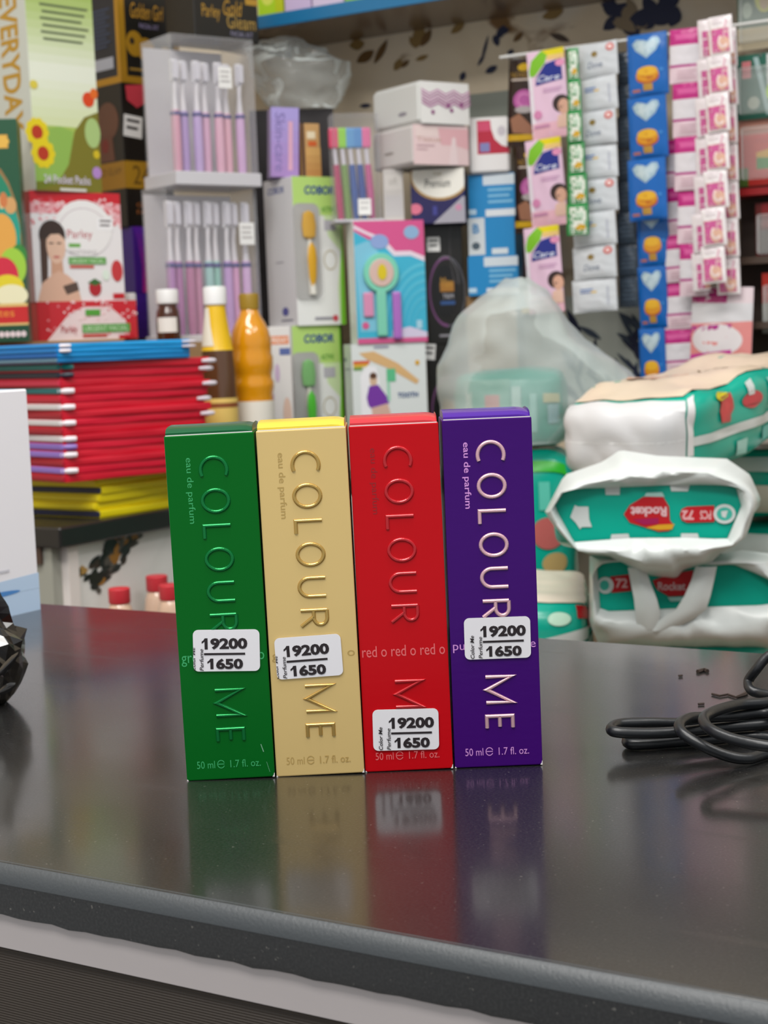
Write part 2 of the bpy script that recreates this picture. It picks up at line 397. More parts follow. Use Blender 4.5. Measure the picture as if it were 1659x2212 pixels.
for i in range(60):                           # dark plant motif printed on the marble panel
    s = random.random(); u = 275 - 75 * s + random.uniform(-34, 34) * (0.5 + 0.5 * (1 - s)); v = 1150 + 110 * s + random.uniform(-22, 22)
    leaf(u, v, random.uniform(14, 42), random.uniform(9, 22), random.uniform(10, 100), M(['1f2320', '20251f', '3a2f28', '9a6b2a', '55504a', '262a28'][i % 6], 0.4))
for i in range(12): leaf(random.uniform(165, 180), random.uniform(1225, 1245), random.uniform(10, 22), 10, random.uniform(0, 90), M(['24312b', 'b08a4a'][i % 2], 0.4))
P0 = Vector((-1.174, 1.4, 0))
pr.build('printed_motif', mp, lambda u, v, e: tuple(PP(u, v, P0, a90) + Vector((e + 0.0004, 0, 0)) - sc.location), eps=0.00003)
bench = thing('low_bench', 'low wooden bench under the stacked diaper packs', 'bench', (-0.3, 1.4, 0))
ZB = 0.80
rel(bench, -0.86, 0.75, 1.02, 1.78, ZB - 0.03, ZB, M('6b5640', 0.5), 'seat_board', 0.002)
for x in (-0.82, 0.65):
    for y in (1.06, 1.70): rel(bench, x, x + 0.05, y, y + 0.05, 0, ZB - 0.03, M('5c4936', 0.5), 'leg')

# ------------------------------------------------------------------ the four perfume cartons
LW = 0.00165
def ribbon(b, pts, closed, fn, m):
    n = len(pts); pts = [Vector((p[0], p[1])) for p in pts]; rows = []
    for i, p in enumerate(pts):
        if closed: a, c = pts[(i - 1) % n], pts[(i + 1) % n]
        else: a, c = pts[max(i - 1, 0)], pts[min(i + 1, n - 1)]
        d1 = (p - a).normalized() if (p - a).length > 1e-9 else (c - p).normalized()
        d2 = (c - p).normalized() if (c - p).length > 1e-9 else d1
        nn = Vector((-(d1 + d2).y, (d1 + d2).x))
        nn = nn.normalized() if nn.length > 1e-6 else Vector((-d1.y, d1.x))
        k = 1 / max(0.35, nn.dot(Vector((-d1.y, d1.x))))
        rows.append([fn(p + nn * (k * LW / 2 * s), h) for s, h in ((-1, 0.0), (-0.72, 0.00042), (-0.35, 0.00062), (0.35, 0.00062), (0.72, 0.00042), (1, 0.0))])
    vs = [q for r in rows for q in r]; fs = []; k = 6
    for i in range(n if closed else n - 1):
        j = (i + 1) % n
        for q in range(k - 1): fs.append((i * k + q, j * k + q, j * k + q + 1, i * k + q + 1))
    if not closed: fs += [tuple(range(k)), tuple((n - 1) * k + q for q in range(k))[::-1]]
    b.raw(vs, fs, m)
def strokes(ch):
    A = lambda cx, cy, rx, ry, a0, a1, n: [(cx + rx * math.cos(math.radians(a0 + (a1 - a0) * i / n)), cy + ry * math.sin(math.radians(a0 + (a1 - a0) * i / n))) for i in range(n + 1)]
    if ch == 'C': return [(A(0.72, 0.5, 0.72, 0.5, 66, 294, 24), False)]
    if ch == 'O': return [(A(0.5, 0.5, 0.5, 0.5, 0, 360, 32)[:-1], True)]
    if ch == 'L': return [([(0, 1), (0, 0), (1, 0)], False)]
    if ch == 'U': return [([(0, 1), (0, 0.6)] + A(0.5, 0.4, 0.5, 0.4, 180, 360, 16) + [(1, 0.6), (1, 1)], False)]
    if ch == 'R': return [([(0, 0), (0, 1)], False), ([(0, 1), (0.45, 1)] + A(0.5, 0.745, 0.42, 0.255, 90, -90, 12) + [(0.45, 0.49), (0, 0.49)], False), ([(0.42, 0.49), (1, 0)], False)]
    if ch == 'M': return [([(0, 0), (0, 1), (0.5, 0.04), (1, 1), (1, 0)], False)]
    if ch == 'E': return [([(1, 1), (0, 1), (0, 0), (1, 0)], False), ([(0, 0.5), (0.9, 0.5)], False)]
LET = [('C', 0.060, 0.123), ('O', 0.153, 0.227), ('L', 0.255, 0.302), ('O', 0.322, 0.394), ('U', 0.420, 0.484), ('R', 0.513, 0.570), ('M', 0.732, 0.818), ('E', 0.847, 0.892)]

def perfume(colour, x, y, lean, w, h, base, lidm, letm, smallm, word, stk, cut, label):
    D = 0.037
    n = Vector((-math.sin(YAW), math.cos(YAW), 0))
    root = thing('perfume_box', label, 'perfume box', Vector((x, y, ZC + 0.0003)) + n * D / 2, (0, -math.radians(lean), YAW), 'perfume cartons standing in a row on the counter')
    b = MB(); b.box(-w / 2, w / 2, -D / 2, D / 2, 0, h, base); b.build('body', root, bevel=0.0005, seg=2)
    # tucked lid: rises from behind the front edge and bows upward
    b = MB(); q = w / 2 - 0.0006
    prof = [(-D / 2 + 0.0007, h - 0.0002), (-D / 2 + 0.0009, h + 0.0012), (-D / 2 + 0.0030, h + 0.0026), (-D / 2 + 0.010, h + 0.0034), (0.004, h + 0.0036), (D / 2 - 0.004, h + 0.0028), (D / 2 - 0.0005, h + 0.0004), (D / 2 - 0.0005, h - 0.0002)]
    b.grid(lambda u, v: (-q + 2 * q * u, prof[round(v * (len(prof) - 1))][0], prof[round(v * (len(prof) - 1))][1] - 0.0009 * (max(0, u - 0.86) / 0.14) ** 2), 14, len(prof) - 1, lidm)
    for sx in (-q, q): b.poly([(sx, py_, pz_) for py_, pz_ in prof], lidm)
    b.build('lid_flap', root, smooth=True)
    b = MB()                                  # paper edge showing white along the fold
    b.box(-q, q, -D / 2 + 0.0003, -D / 2 + 0.0007, h - 0.0003, h + 0.00035, M('d9d4d2', 0.7)); b.build('paper_edge', root)
    u0, u1 = 0.362, 0.700
    ins = LW / 2
    fx = lambda p, hh: (p.x, -D / 2 - hh - 0.00002, p.y)
    for ch, v0, v1 in LET:
        b = MB()
        for pts, cl in strokes(ch):
            # letter up points to the right of the face, reading runs downward
            q2 = [(-w / 2 + u0 * w + ins + gy * ((u1 - u0) * w - 2 * ins), h * (1 - v0) - ins - gx * ((v1 - v0) * h - 2 * ins)) for gx, gy in pts]
            ribbon(b, q2, cl, fx, letm)
        b.build('embossed_letter', root)
    front = lambda u, v, e: (-w / 2 + u * w, -D / 2 - e, h * (1 - v))
    p = Print()
    p.text('eau de parfum', 0.205, 0.064, 0.300, 0.252, M('8f0a14', 0.4) if colour == 'red' else smallm, rot=90, bold=0.012 if colour in ('purple', 'gold') else 0.0)
    p.build('printed_lettering', root, front, eps=0.00004); p = Print()
    p.text(word, 0.03, 0.632, 0.965, 0.664, smallm)
    p.build('printed_lettering', root, front, eps=0.00004); p = Print()
    p.text('50 ml', 0.125, 0.944, 0.330, 0.966, smallm); p.arc(0.400, 0.9550, 0.044, 0.0125, 0.20, 20, 335, smallm); p.rect(0.368, 0.9535, 0.438, 0.9560, smallm); p.text('1.7 fl. oz.', 0.505, 0.944, 0.850, 0.966, smallm)
    p.build('printed_lettering', root, front, eps=0.00004)
    p = Print(); wh = M('e4e0df', 0.8)        # scuffed corners and scratches
    p.poly([(0, 1), (0.022, 1), (0.014, 0.997), (0.005, 0.995)], wh); p.poly([(1, 1), (0.975, 1), (0.98, 0.997), (0.99, 0.994), (0.994, 0.989), (1, 0.988)], wh)
    if colour == 'green':
        p.poly([(0.86, 0.902), (0.868, 0.902), (0.895, 0.925), (0.885, 0.925)], M('7fae92', 0.6)); p.poly([(0.915, 0.955), (0.92, 0.955), (0.95, 0.985), (0.945, 0.985)], M('5f9e7a', 0.6))
    p.build('scuff_mark', root, front, eps=0.00003)
    # price sticker
    cu, cv, ang = stk; sw, sh = 0.0278, 0.0176; c = Vector(front(cu, cv, 0)); ca, sa = math.cos(math.radians(ang)), math.sin(math.radians(ang))
    def sm(u, v, e):
        xx = (u - 0.5) * sw; zz = (0.5 - v) * sh
        return (c.x + xx * ca - zz * sa, c.y - 0.00066 - e, c.z + xx * sa + zz * ca)
    b = MB(); rr = 0.0022; pts = []
    for qx, qz, a0 in ((1, 1, 0), (-1, 1, 90), (-1, -1, 180), (1, -1, 270)):
        for i in range(6):
            t = math.radians(a0 + 18 * i); pts.append((qx * (sw / 2 - rr) + rr * math.cos(t), qz * (sh / 2 - rr) + rr * math.sin(t)))
    k = len(pts); vs = []
    for e in (0.0, 0.0003):
        for xx, zz in pts: vs.append(sm(xx / sw + 0.5, 0.5 - zz / sh, e - 0.0003))
    b.raw(vs, [tuple(range(k, 2 * k))] + [(i, (i + 1) % k, k + (i + 1) % k, k + i) for i in range(k)], M('e2e0e4', 0.45, name='sticker_paper'))
    st = b.build('price_sticker', root); st['label'] = 'white rounded price sticker reading 19200 over 1650'
    ink = M('1e1418', 0.55); sx = -0.115 if cut else 0.0
    p = Print()
    def one(u0, v0, u1, v1): d = u1 - u0; h_ = v1 - v0; p.poly([(u0, v0 + 0.30 * h_), (u0 + 0.30 * d, v0 + 0.18 * h_), (u0 + 0.52 * d, v0), (u1, v0), (u1, v1), (u0 + 0.48 * d, v1), (u0 + 0.48 * d, v0 + 0.30 * h_), (u0 + 0.2 * d, v0 + 0.42 * h_), (u0, v0 + 0.47 * h_)], ink)
    one(0.245 + sx, 0.20, 0.335 + sx, 0.47); one(0.325 + sx, 0.69, 0.415 + sx, 0.945)
    p.text('9200', 0.375 + sx, 0.20, 0.93 + sx, 0.47, ink, bold=0.045); p.rect(0.277 + sx, 0.555, 0.895 + sx, 0.605, ink); p.text('650', 0.455 + sx, 0.69, 0.86 + sx, 0.945, ink, bold=0.045)
    p.text('Perfume', 0.208 + sx, 0.455, 0.268 + sx, 0.98, ink, rot=-90, bold=0.008, shear=0.2)
    p.text('Color Me', 0.085 + sx, 0.42, 0.145 + sx, 0.98, ink, rot=-90, bold=0.014, shear=0.2, clip=0.004)
    p.build('lettering', st, sm, eps=0.00004)
    return root

def foil(h, rough, metal, coat, bump, scale=(1, 1, 1)):
    m = bpy.data.materials.new('carton_' + h); m.use_nodes = True; nt = m.node_tree; b = nt.nodes['Principled BSDF']
    b.inputs['Base Color'].default_value = rgb(h); b.inputs['Roughness'].default_value = rough; b.inputs['Metallic'].default_value = metal
    b.inputs['Coat Weight'].default_value = coat; b.inputs['Coat Roughness'].default_value = 0.16; b.inputs['Specular IOR Level'].default_value = 0.14
    tc = nt.nodes.new('ShaderNodeTexCoord'); mp = nt.nodes.new('ShaderNodeMapping'); mp.inputs['Scale'].default_value = scale
    n = nt.nodes.new('ShaderNodeTexNoise'); n.inputs['Scale'].default_value = 330; n.inputs['Detail'].default_value = 4
    bp = nt.nodes.new('ShaderNodeBump'); bp.inputs['Strength'].default_value = bump; bp.inputs['Distance'].default_value = 0.0004
    nt.links.new(tc.outputs['Object'], mp.inputs[0]); nt.links.new(mp.outputs[0], n.inputs['Vector']); nt.links.new(n.outputs['Fac'], bp.inputs['Height'])
    nt.links.new(bp.outputs[0], b.inputs['Normal']); nt.links.new(bp.outputs[0], b.inputs['Coat Normal'])
    return m
perfume('green', -0.4057, 0.5348, 0.864, 0.0371, 0.1456, foil('00641c', 0.40, 0.25, 0.05, 0.06), foil('07502a', 0.3, 0.3, 0.4, 0.06), M('08793a', 0.25, 0.6), M('35a563', 0.45), 'green o green o',
        (0.545, 0.622, -2.4), True, 'green perfume carton with faint foil lettering, leftmost of the four')
perfume('gold', -0.3740, 0.5553, 0.776, 0.0372, 0.1462, foil('dcbf80', 0.45, 0.3, 0.0, 0.04), foil('e0c544', 0.3, 0.3, 0.3, 0.04), M('bf9d58', 0.25, 0.7), M('ae9152', 0.45), 'gold o gold o',
        (0.445, 0.652, 1.3), True, 'gold perfume carton with embossed lettering between the green and red ones')
perfume('red', -0.3428, 0.5763, 0.496, 0.0372, 0.1465, foil('bc0210', 0.33, 0.0, 0.12, 0.10, (0.35, 1, 1)), foil('b02c33', 0.3, 0.0, 0.4, 0.06), M('b80c1a', 0.28, 0.25, 0.4), M('e06a6c', 0.5), 'red o red o red o',
        (0.482, 0.879, -1.2), False, 'red perfume carton with tone-on-tone lettering and a low price sticker')
perfume('purple', -0.3107, 0.5966, 0.202, 0.0372, 0.1474, foil('3a0268', 0.33, 0.0, 0.12, 0.12, (0.35, 1, 1)), foil('411383', 0.3, 0.0, 0.5, 0.08), M('e0b3bb', 0.3, 0.55), M('cf8fd6', 0.45), 'purple o purple',
        (0.535, 0.625, -0.4), False, 'purple perfume carton with pink metallic lettering, rightmost of the four')

# ------------------------------------------------------------------ zip pouches stacked on the side counter
def pouch(label, px, py, d, th, L, Wd, z, h, col, band, group, pull=None, endcol=None):
    """flat zip pouch: long edge runs along th from the near corner, zip band across the end that faces left"""
    a = YAW + math.radians(th); c = P(px, py, d); t = Vector((math.cos(a), math.sin(a), 0)); n = Vector((-math.sin(a), math.cos(a), 0))
    base = Vector((c.x, c.y, z)) + t * L / 2 + n * Wd / 2
    o = thing('zip_pouch', label, 'pouch', base, a, group)
    sd = hash_(px, z)
    b = MB()
    rc = min(0.0011, h * 0.22); prof = []
    for sy, sz, a0 in ((1, 1, 0), (-1, 1, 90), (-1, -1, 180), (1, -1, 270)):
        for q in (0, 45, 90):
            t_ = math.radians(a0 + q); prof.append((sy * (Wd / 2 - 0.001 - rc) + rc * math.cos(t_), h / 2 + sz * (h / 2 - rc) + rc * math.sin(t_)))
    seg = 12
    def body(u, j):
        x = -L / 2 + L * u; y, zz = prof[j]; wob = 0.0010 * noise.noise(Vector((x * 22, sd, j * 0.4)))
        return (x, y + 0.6 * wob, zz + (0.25 * wob if zz > h * 0.5 else 0))
    m = M(col, 0.42, wear=40)
    vs = [body(i / 16, j) for i in range(17) for j in range(seg)]
    fs = [(i * seg + j, i * seg + (j + 1) % seg, (i + 1) * seg + (j + 1) % seg, (i + 1) * seg + j) for i in range(16) for j in range(seg)]
    fs += [tuple(range(seg)), tuple(16 * seg + j for j in range(seg))[::-1]]
    b.raw(vs, fs, m); b.build('body', o, smooth=True)
    b = MB()                                  # folded end face with zip band
    mb = M(band, 0.45)
    ex = pull if pull else 0.0
    b.box(-L / 2 - 0.0025, -L / 2 + 0.004, -Wd / 2 + 0.002, Wd / 2 - 0.002, h * 0.12, h * 0.88, mb)
    b.build('zip_band', o, bevel=0.001)
    if ex:
        b = MB(); b.tube([(-L / 2 - 0.001, -Wd / 2 + 0.006, h * 0.5), (-L / 2 + 0.006, -Wd / 2 - 0.002, h * 0.5), (-L / 2 + 0.012, -Wd / 2 - 0.004, h * 0.5)], [h * 0.36, h * 0.38, h * 0.33], 8, M('e8dfe4' if pull > 0.5 else band, 0.4))
        b.build('zip_pull', o, smooth=True)
        b = MB(); b.tube([(L / 2 - 0.012, -Wd / 2 - 0.001, h * 0.5), (L / 2 - 0.002, -Wd / 2 - 0.004, h * 0.5), (L / 2 + 0.005, -Wd / 2 - 0.002, h * 0.5)], [h * 0.2, h * 0.34, h * 0.28], 8, M('dcd3dc', 0.4))
        b.build('zip_pull', o, smooth=True)
    return o
def hash_(a, b): return (math.sin(a * 12.9898 + b * 78.233) * 43758.5453) % 50

z = ZC; G = 'zip pouches stacked on the side counter'
yel = [('13193a', None), ('e8d20c', None), ('e3cf10', None), ('171e40', None), ('ead60f', None)]
hy_ = 0.0432 / 5
for i, (c, _) in enumerate(yel):
    dx = [8, -2, 6, 10, 0][i]
    pouch(['navy-ended yellow zip pouch lying at the very bottom of the stack', 'lower of the all-yellow zip pouches, second from the bottom', 'middle yellow zip pouch, third from the bottom of the stack',
           'yellow zip pouch with a dark navy end, fourth from the bottom', 'topmost yellow zip pouch lying right under the red ones'][i],
          212 + dx, 1122 - i * 17, 1.755, 56, 0.215, 0.23, z, hy_ - 0.0002, 'ead50a', c, G); z += hy_
reds = [('a40f26', 0), ('8d6fc0', 1), ('a40f26', 0), ('8d6fc0', 1), ('8468b8', 0.3), ('cfc9cc', 0.8), ('a40f26', 0), ('d3cfd0', 0.8), ('a40f26', 0), ('d3cfd0', 0.8), ('c01833', 0), ('0f6a6c', 0.8), ('d02a4a', 0), ('1a2236', 0.3), ('12837f', 0.3)]
hr = 0.1270 / len(reds)
for i, (c, p) in enumerate(reds):
    nm = {'a40f26': 'red', '8d6fc0': 'lilac', '8468b8': 'violet', 'cfc9cc': 'pale grey', 'd3cfd0': 'white', 'c01833': 'crimson', '0f6a6c': 'dark teal', 'd02a4a': 'rose', '1a2236': 'navy', '12837f': 'bright teal'}[c]
    pouch('%s red zip pouch up from the yellow ones, %s zip end' % (ordinal(i), nm), 143 - i * 0.8, 1032 - i * 17, 1.715, 43 - (i % 3), 0.187 + 0.002 * (i % 3), 0.235, z, hr - 0.0002, ['d3102e', 'd80f33', 'cd0f2c'][i % 3], c, G, p); z += hr
blues = [('5d7c8e', 0), ('0f5ea8', 0), ('1478bf', 0.8), ('1a86cc', 0.8)]
hb = 0.0205 / 4
for i, (c, p) in enumerate(blues):
    pouch(['blue zip pouch with a slate-grey end, lowest of the four blues', 'second lowest blue zip pouch, lying on the grey-ended one', 'third blue zip pouch from below, just under the top one', 'bright blue zip pouch on top of the stack'][i],
          126, 768 - i * 10, 1.70, 44, 0.172, 0.24, z, hb - 0.0001, ['0b78b8', '0c86c8', '1090d4', '1a9ade'][i], c, G, p); z += hb
ZP = z

# ------------------------------------------------------------------ cardboard risers hidden behind the pouches
ris = Carton('cardboard_carton', 'plain brown cardboard carton under the facial kit boxes, behind the pouches', 'carton', -60, 276, 742, 1000, 2.02, 43, 0.27, M('a5835a', 0.8), z0=ZC)
ris2 = Carton('cardboard_carton', 'plain brown cardboard carton under the clear toothbrush boxes', 'carton', 352, 545, 742, 1000, 2.135, 43, 0.10, M('9c7b54', 0.8), z0=ZC)
ZR = ris.top; ZR2 = ris2.top

# ------------------------------------------------------------------ left shelf cartons
def bands(p, u0, v0, u1, v1, c0, c1, n):      # printed colour blend
    a = rgb(c0); c = rgb(c1)
    def hx_(i):
        t = i / (n - 1); A = [int(c0[k:k + 2], 16) for k in (0, 2, 4)]; B = [int(c1[k:k + 2], 16) for k in (0, 2, 4)]
        return '%02x%02x%02x' % tuple(int(A[k] + (B[k] - A[k]) * t) for k in range(3))
    for i in range(n): p.rect(u0, v0 + (v1 - v0) * i / n, u1, v0 + (v1 - v0) * (i + 1) / n, M(hx_(i), 0.4))

fl = Carton('facial_kit_box', 'red and white facial kit carton lying flat under the upright one', 'carton', 82, 296, 652, 738, 2.10, 40, 0.07, M('c4202c', 0.35), z0=ZR)
p = Print(); p.rect(0.12, 0.0, 1, 1, M('cf2c38', 0.35)); p.poly([(0.08, 1), (0.3, 0.35), (0.45, 0.15), (0.72, 0.15), (0.88, 0.5), (0.92, 1)], M('f0dcdc', 0.4))
random.seed(3)
for i in range(70): p.ell(random.uniform(0.08, 1), random.random() ** 1.3 * 0.9, 0.012, 0.03, M(['f4c9cc', 'e98e95', 'f7e3e3'][i % 3], 0.4), 8)
p.rect(0.47, 0.22, 0.62, 0.38, M('57a43e', 0.4)); p.text('Parley', 0.22, 0.62, 0.38, 0.86, M('b3202e', 0.4)); p.rect(0.43, 0.60, 0.92, 0.82, M('5fa551', 0.4))
p.text('URGENT FACIAL', 0.45, 0.64, 0.90, 0.78, M('cfe8c4', 0.4)); p.rect(0.43, 0.86, 0.68, 0.93, M('c8402f', 0.4)); p.rect(0.8, 0.9, 0.97, 1, M('c41e2a', 0.4))
p.build('printed_panel', fl.root, fl.front)
fk = Carton('facial_kit_box', 'upright red and white facial kit carton with a dark-haired woman printed on it', 'carton', 70, 264, 411, 652, 2.10, 42, 0.016, M('a31a26', 0.35), z0=fl.top)
p = Print(); p.rect(0, 0, 1, 0.2, M('cc2230', 0.35)); p.rect(0, 0.2, 1, 1, M('ece8e8', 0.35)); p.rect(0, 0.2, 0.14, 0.75, M('f0ecec', 0.35))
p.poly([(0, 0.2), (0.25, 0.2), (0.4, 0.1), (0.7, 0.1), (0.85, 0.16), (1, 0.34), (1, 0.2), (1, 0.1), (0, 0.1)], M('e9a6ab', 0.35))
for i in range(120):
    u = random.random(); p.ell(u, 0.06 + random.random() * (0.14 + 0.14 * abs(u - 0.5) * 2), 0.016, 0.012, M(['f4c9cc', 'd8505c', 'f7e3e3', 'e27e88'][i % 4], 0.4), 8)
p.ell(0.57, 0.33, 0.32, 0.26, M('efecea', 0.35)); p.arc(0.57, 0.40, 0.30, 0.26, 0.05, 20, 160, M('d9cfd0', 0.4))
p.ell(0.215, 0.40, 0.145, 0.14, M('3a2c28', 0.4)); p.poly([(0.08, 0.42), (0.16, 0.45), (0.15, 0.7), (0.13, 0.95), (0.07, 0.97)], M('4a352d', 0.4)); p.poly([(0.19, 0.6), (0.31, 0.6), (0.32, 0.78), (0.18, 0.78)], M('d3a286', 0.4)); p.ell(0.25, 0.49, 0.105, 0.165, M('e6bfa6', 0.4)); p.poly([(0.14, 0.44), (0.16, 0.34), (0.26, 0.31), (0.34, 0.36), (0.36, 0.44), (0.29, 0.385), (0.2, 0.39)], M('3a2c28', 0.4))
p.poly([(0.02, 1), (0.08, 0.83), (0.2, 0.75), (0.27, 0.72), (0.36, 0.76), (0.46, 0.84), (0.5, 1)], M('e0b59c', 0.4));
p.ell(0.2, 0.47, 0.03, 0.008, M('4a2d26', 0.4), 10); p.ell(0.285, 0.47, 0.028, 0.008, M('4a2d26', 0.4), 10); p.ell(0.25, 0.595, 0.04, 0.012, M('c9706a', 0.4), 10)
p.poly([(0.3, 0.86), (0.46, 0.82), (0.48, 0.9), (0.34, 0.94)], M('5c4a42', 0.4))
p.text('Parley', 0.38, 0.345, 0.66, 0.445, M('b8414c', 0.4)); p.rect(0.39, 0.47, 0.52, 0.505, M('6fae4f', 0.4)); p.text('WHITENING', 0.39, 0.53, 0.70, 0.57, M('a9a2a4', 0.4))
p.rect(0.38, 0.595, 0.80, 0.66, M('58a044', 0.4)); p.text('URGENT FACIAL', 0.40, 0.61, 0.78, 0.65, M('d6ecc9', 0.4)); p.rect(0.39, 0.67, 0.66, 0.695, M('cf5a48', 0.4))
p.ell(0.66, 0.88, 0.07, 0.075, M('b52430', 0.4)); p.poly([(0.58, 0.83), (0.66, 0.79), (0.74, 0.83), (0.66, 0.86)], M('3c6b35', 0.4)); p.ell(0.92, 0.72, 0.065, 0.1, M('c93a3e', 0.4)); p.ell(0.79, 0.76, 0.04, 0.05, M('e2efe0', 0.4))
p.rect(0.86, 0.93, 0.99, 0.98, M('c41e2a', 0.4)); p.rect(0.72, 0.235, 0.90, 0.345, M('f4f2f2', 0.4)); p.lines(0.75, 0.25, 0.88, 0.33, 2, M('6b6264', 0.5))
p.build('printed_panel', fk.root, fk.front)
p = Print(); p.rect(0, 0.2, 1, 1, M('b98f98', 0.35)); p.build('printed_panel', fk.root, fk.left)

ev = Carton('tissue_carton', 'tall pale green pocket tissue carton with printed meadow and sunflowers', 'carton', 64, 207, -70, 414, 2.10, 46, 0.085, M('c3c6bd', 0.4), z0=fk.top)
p = Print(); bands(p, 0, 0, 1, 0.45, '93b04a', 'e4e8d6', 12); bands(p, 0, 0.45, 1, 0.7, 'e4e8d6', 'd6deb0', 6); bands(p, 0, 0.7, 1, 1, 'a8c05a', '6f7a1e', 6)
p.poly([(0, 0.78), (0.15, 0.72), (0.4, 0.7), (0.6, 0.72), (0.55, 0.85), (0.35, 0.95), (0, 0.96)], M('8fb552', 0.4)); p.poly([(0.3, 0.97), (0.5, 0.88), (0.62, 0.72), (0.78, 0.65), (1, 0.62), (1, 1), (0, 1)], M('7a7423', 0.4))
p.ell(0.9, 0.72, 0.12, 0.07, M('a9c47c', 0.4))
for u, v, r in [(0.06, 0.735, 0.11), (0.13, 0.83, 0.115)]:
    for k in range(10): t = k * 0.628; p.ell(u + r * 1.1 * math.cos(t), v + r * 0.42 * math.sin(t), 0.055, 0.022, M('e3cc18', 0.4), 10)
    p.ell(u, v, 0.085, 0.033, M('b8361c', 0.4), 14)
p.ell(0.86, 0.565, 0.09, 0.035, M('d84416', 0.4)); p.ell(0.95, 0.535, 0.06, 0.025, M('e06a20', 0.4)); p.ell(0.05, 0.52, 0.06, 0.02, M('d8c64a', 0.4)); p.ell(0.93, 0.905, 0.07, 0.028, M('b287c8', 0.4)); p.ell(0.94, 0.82, 0.05, 0.02, M('d2b820', 0.4))
for i in range(6): p.rect(0.2 + 0.03 * (i % 2), 0.145 + i * 0.031, 0.92 - 0.05 * (i % 3), 0.153 + i * 0.031, M('59664a', 0.5))
p.text('24 Pocket Packs', 0.12, 0.925, 0.82, 0.965, M('d9cfe0', 0.4), bold=0.01); p.rect(0.35, 0.985, 0.75, 0.998, M('d9d6cc', 0.4))
p.build('printed_panel', ev.root, ev.front)
p = Print(); p.text('EVERYDAY', 0.30, 0.09, 0.78, 0.72, M('b58a28', 0.4), rot=90, bold=0.03); p.build('printed_lettering', ev.root, ev.left)

gb = Carton('snack_box', 'dark green carton with printed fruit at the left edge of the picture', 'carton', -70, 50, 258, 742, 2.0, 8, 0.06, M('0c4a2a', 0.4), z0=ZR)
p = Print(); p.rect(0, 0, 1, 1, M('0b4a2b', 0.4)); p.ell(0.45, 0.55, 0.52, 0.36, M('8d6a3a', 0.4)); p.ell(0.45, 0.56, 0.50, 0.345, M('0d7a58', 0.4)); p.rect(0, 0.6, 1, 0.85, M('0f4b2c', 0.4))
p.ell(0.7, 0.5, 0.25, 0.12, M('14917a', 0.4)); p.rect(0.2, 0.07, 0.82, 0.13, M('d6a03a', 0.4)); p.ell(0.55, 0.10, 0.3, 0.03, M('d9a941', 0.4)); p.text('le', 0.55, 0.31, 0.68, 0.40, M('e5c487', 0.4))
p.ell(0.80, 0.385, 0.11, 0.038, M('c8955a', 0.4)); p.ell(0.68, 0.36, 0.07, 0.035, M('c4703a', 0.4)); p.ell(0.62, 0.53, 0.25, 0.11, M('d8993f', 0.4)); p.ell(0.9, 0.61, 0.14, 0.05, M('2d7d2c', 0.4)); p.ell(0.78, 0.66, 0.24, 0.085, M('97bf35', 0.4))
p.ell(0.6, 0.70, 0.27, 0.085, M('c81e36', 0.4)); p.ell(0.66, 0.755, 0.30, 0.06, M('d9c21e', 0.4)); p.ell(0.72, 0.79, 0.3, 0.05, M('e3d9b0', 0.4))
p.rect(0, 0.825, 1, 0.84, M('d6b36a', 0.4)); p.rect(0, 0.84, 1, 0.915, M('c01a18', 0.4)); p.text('bites', 0.3, 0.85, 0.75, 0.885, M('dd8a2c', 0.4)); p.rect(0, 0.915, 1, 0.925, M('d6b36a', 0.4)); p.rect(0, 0.925, 1, 1, M('0b4023', 0.4))
for i in range(9): p.ell(0.1 + 0.1 * i, 0.965, 0.05, 0.014, M('d9c6c6', 0.4), 10)
p.build('printed_panel', gb.root, gb.front)

# purple and black-gold cartons behind the clear boxes
ris3 = Carton('cardboard_carton', 'narrow brown cardboard carton under the purple cartons', 'carton', 292, 376, 742, 1000, 2.305, 45, 0.09, M('93744f', 0.8), z0=ZC)
ris3.root.children[0].scale.z = (ZR - ZC) / ris3.H
pu2 = Carton('soap_carton', 'lower dark purple carton behind the white-capped bottle', 'carton', 296, 372, 632, 738, 2.31, 45, 0.075, M('3c1a86', 0.3), z0=ZR + 0.0005)
p = Print(); bands(p, 0.0, 0.0, 1, 1, '4a1fa0', '3a1478', 5); p.build('printed_panel', pu2.root, pu2.front)
pu = Carton('soap_carton', 'upper purple and magenta carton under the black and gold one', 'carton', 290, 368, 489, 632, 2.31, 45, 0.075, M('3a1a84', 0.3), z0=pu2.top)
p = Print(); bands(p, 0.0, 0, 1, 1, '5f22a8', 'c01a96', 10); p.poly([(0, 0), (0.1, 0.2), (0.2, 0.6), (0.18, 1), (0, 1)], M('43198e', 0.3)); p.ell(0.98, 0.55, 0.18, 0.2, M('d8b21c', 0.4)); p.ell(1.0, 0.55, 0.12, 0.15, M('7a1f86', 0.4), 16)
p.rect(0.72, 0.76, 1.0, 0.95, M('d9a41c', 0.4)); p.text('OK', 0.78, 0.80, 0.98, 0.92, M('a3202a', 0.4), bold=0.03); p.build('printed_panel', pu.root, pu.front)
bl = Carton('cosmetic_carton', 'black carton with a gold band reading 24 and a printed face', 'carton', 268, 372, 177, 489, 2.31, 45, 0.085, M('16120f', 0.35), z0=pu.top)
p = Print(); p.rect(0, 0.54, 1, 0.73, M('c8982c', 0.3, 0.3)); p.text('24K', 0.16, 0.57, 0.78, 0.70, M('6b4c14', 0.4)); p.text('GOLD', 0.2, 0.83, 0.75, 0.86, M('b06a34', 0.4)); p.text('FACIAL', 0.2, 0.88, 0.75, 0.91, M('b06a34', 0.4))
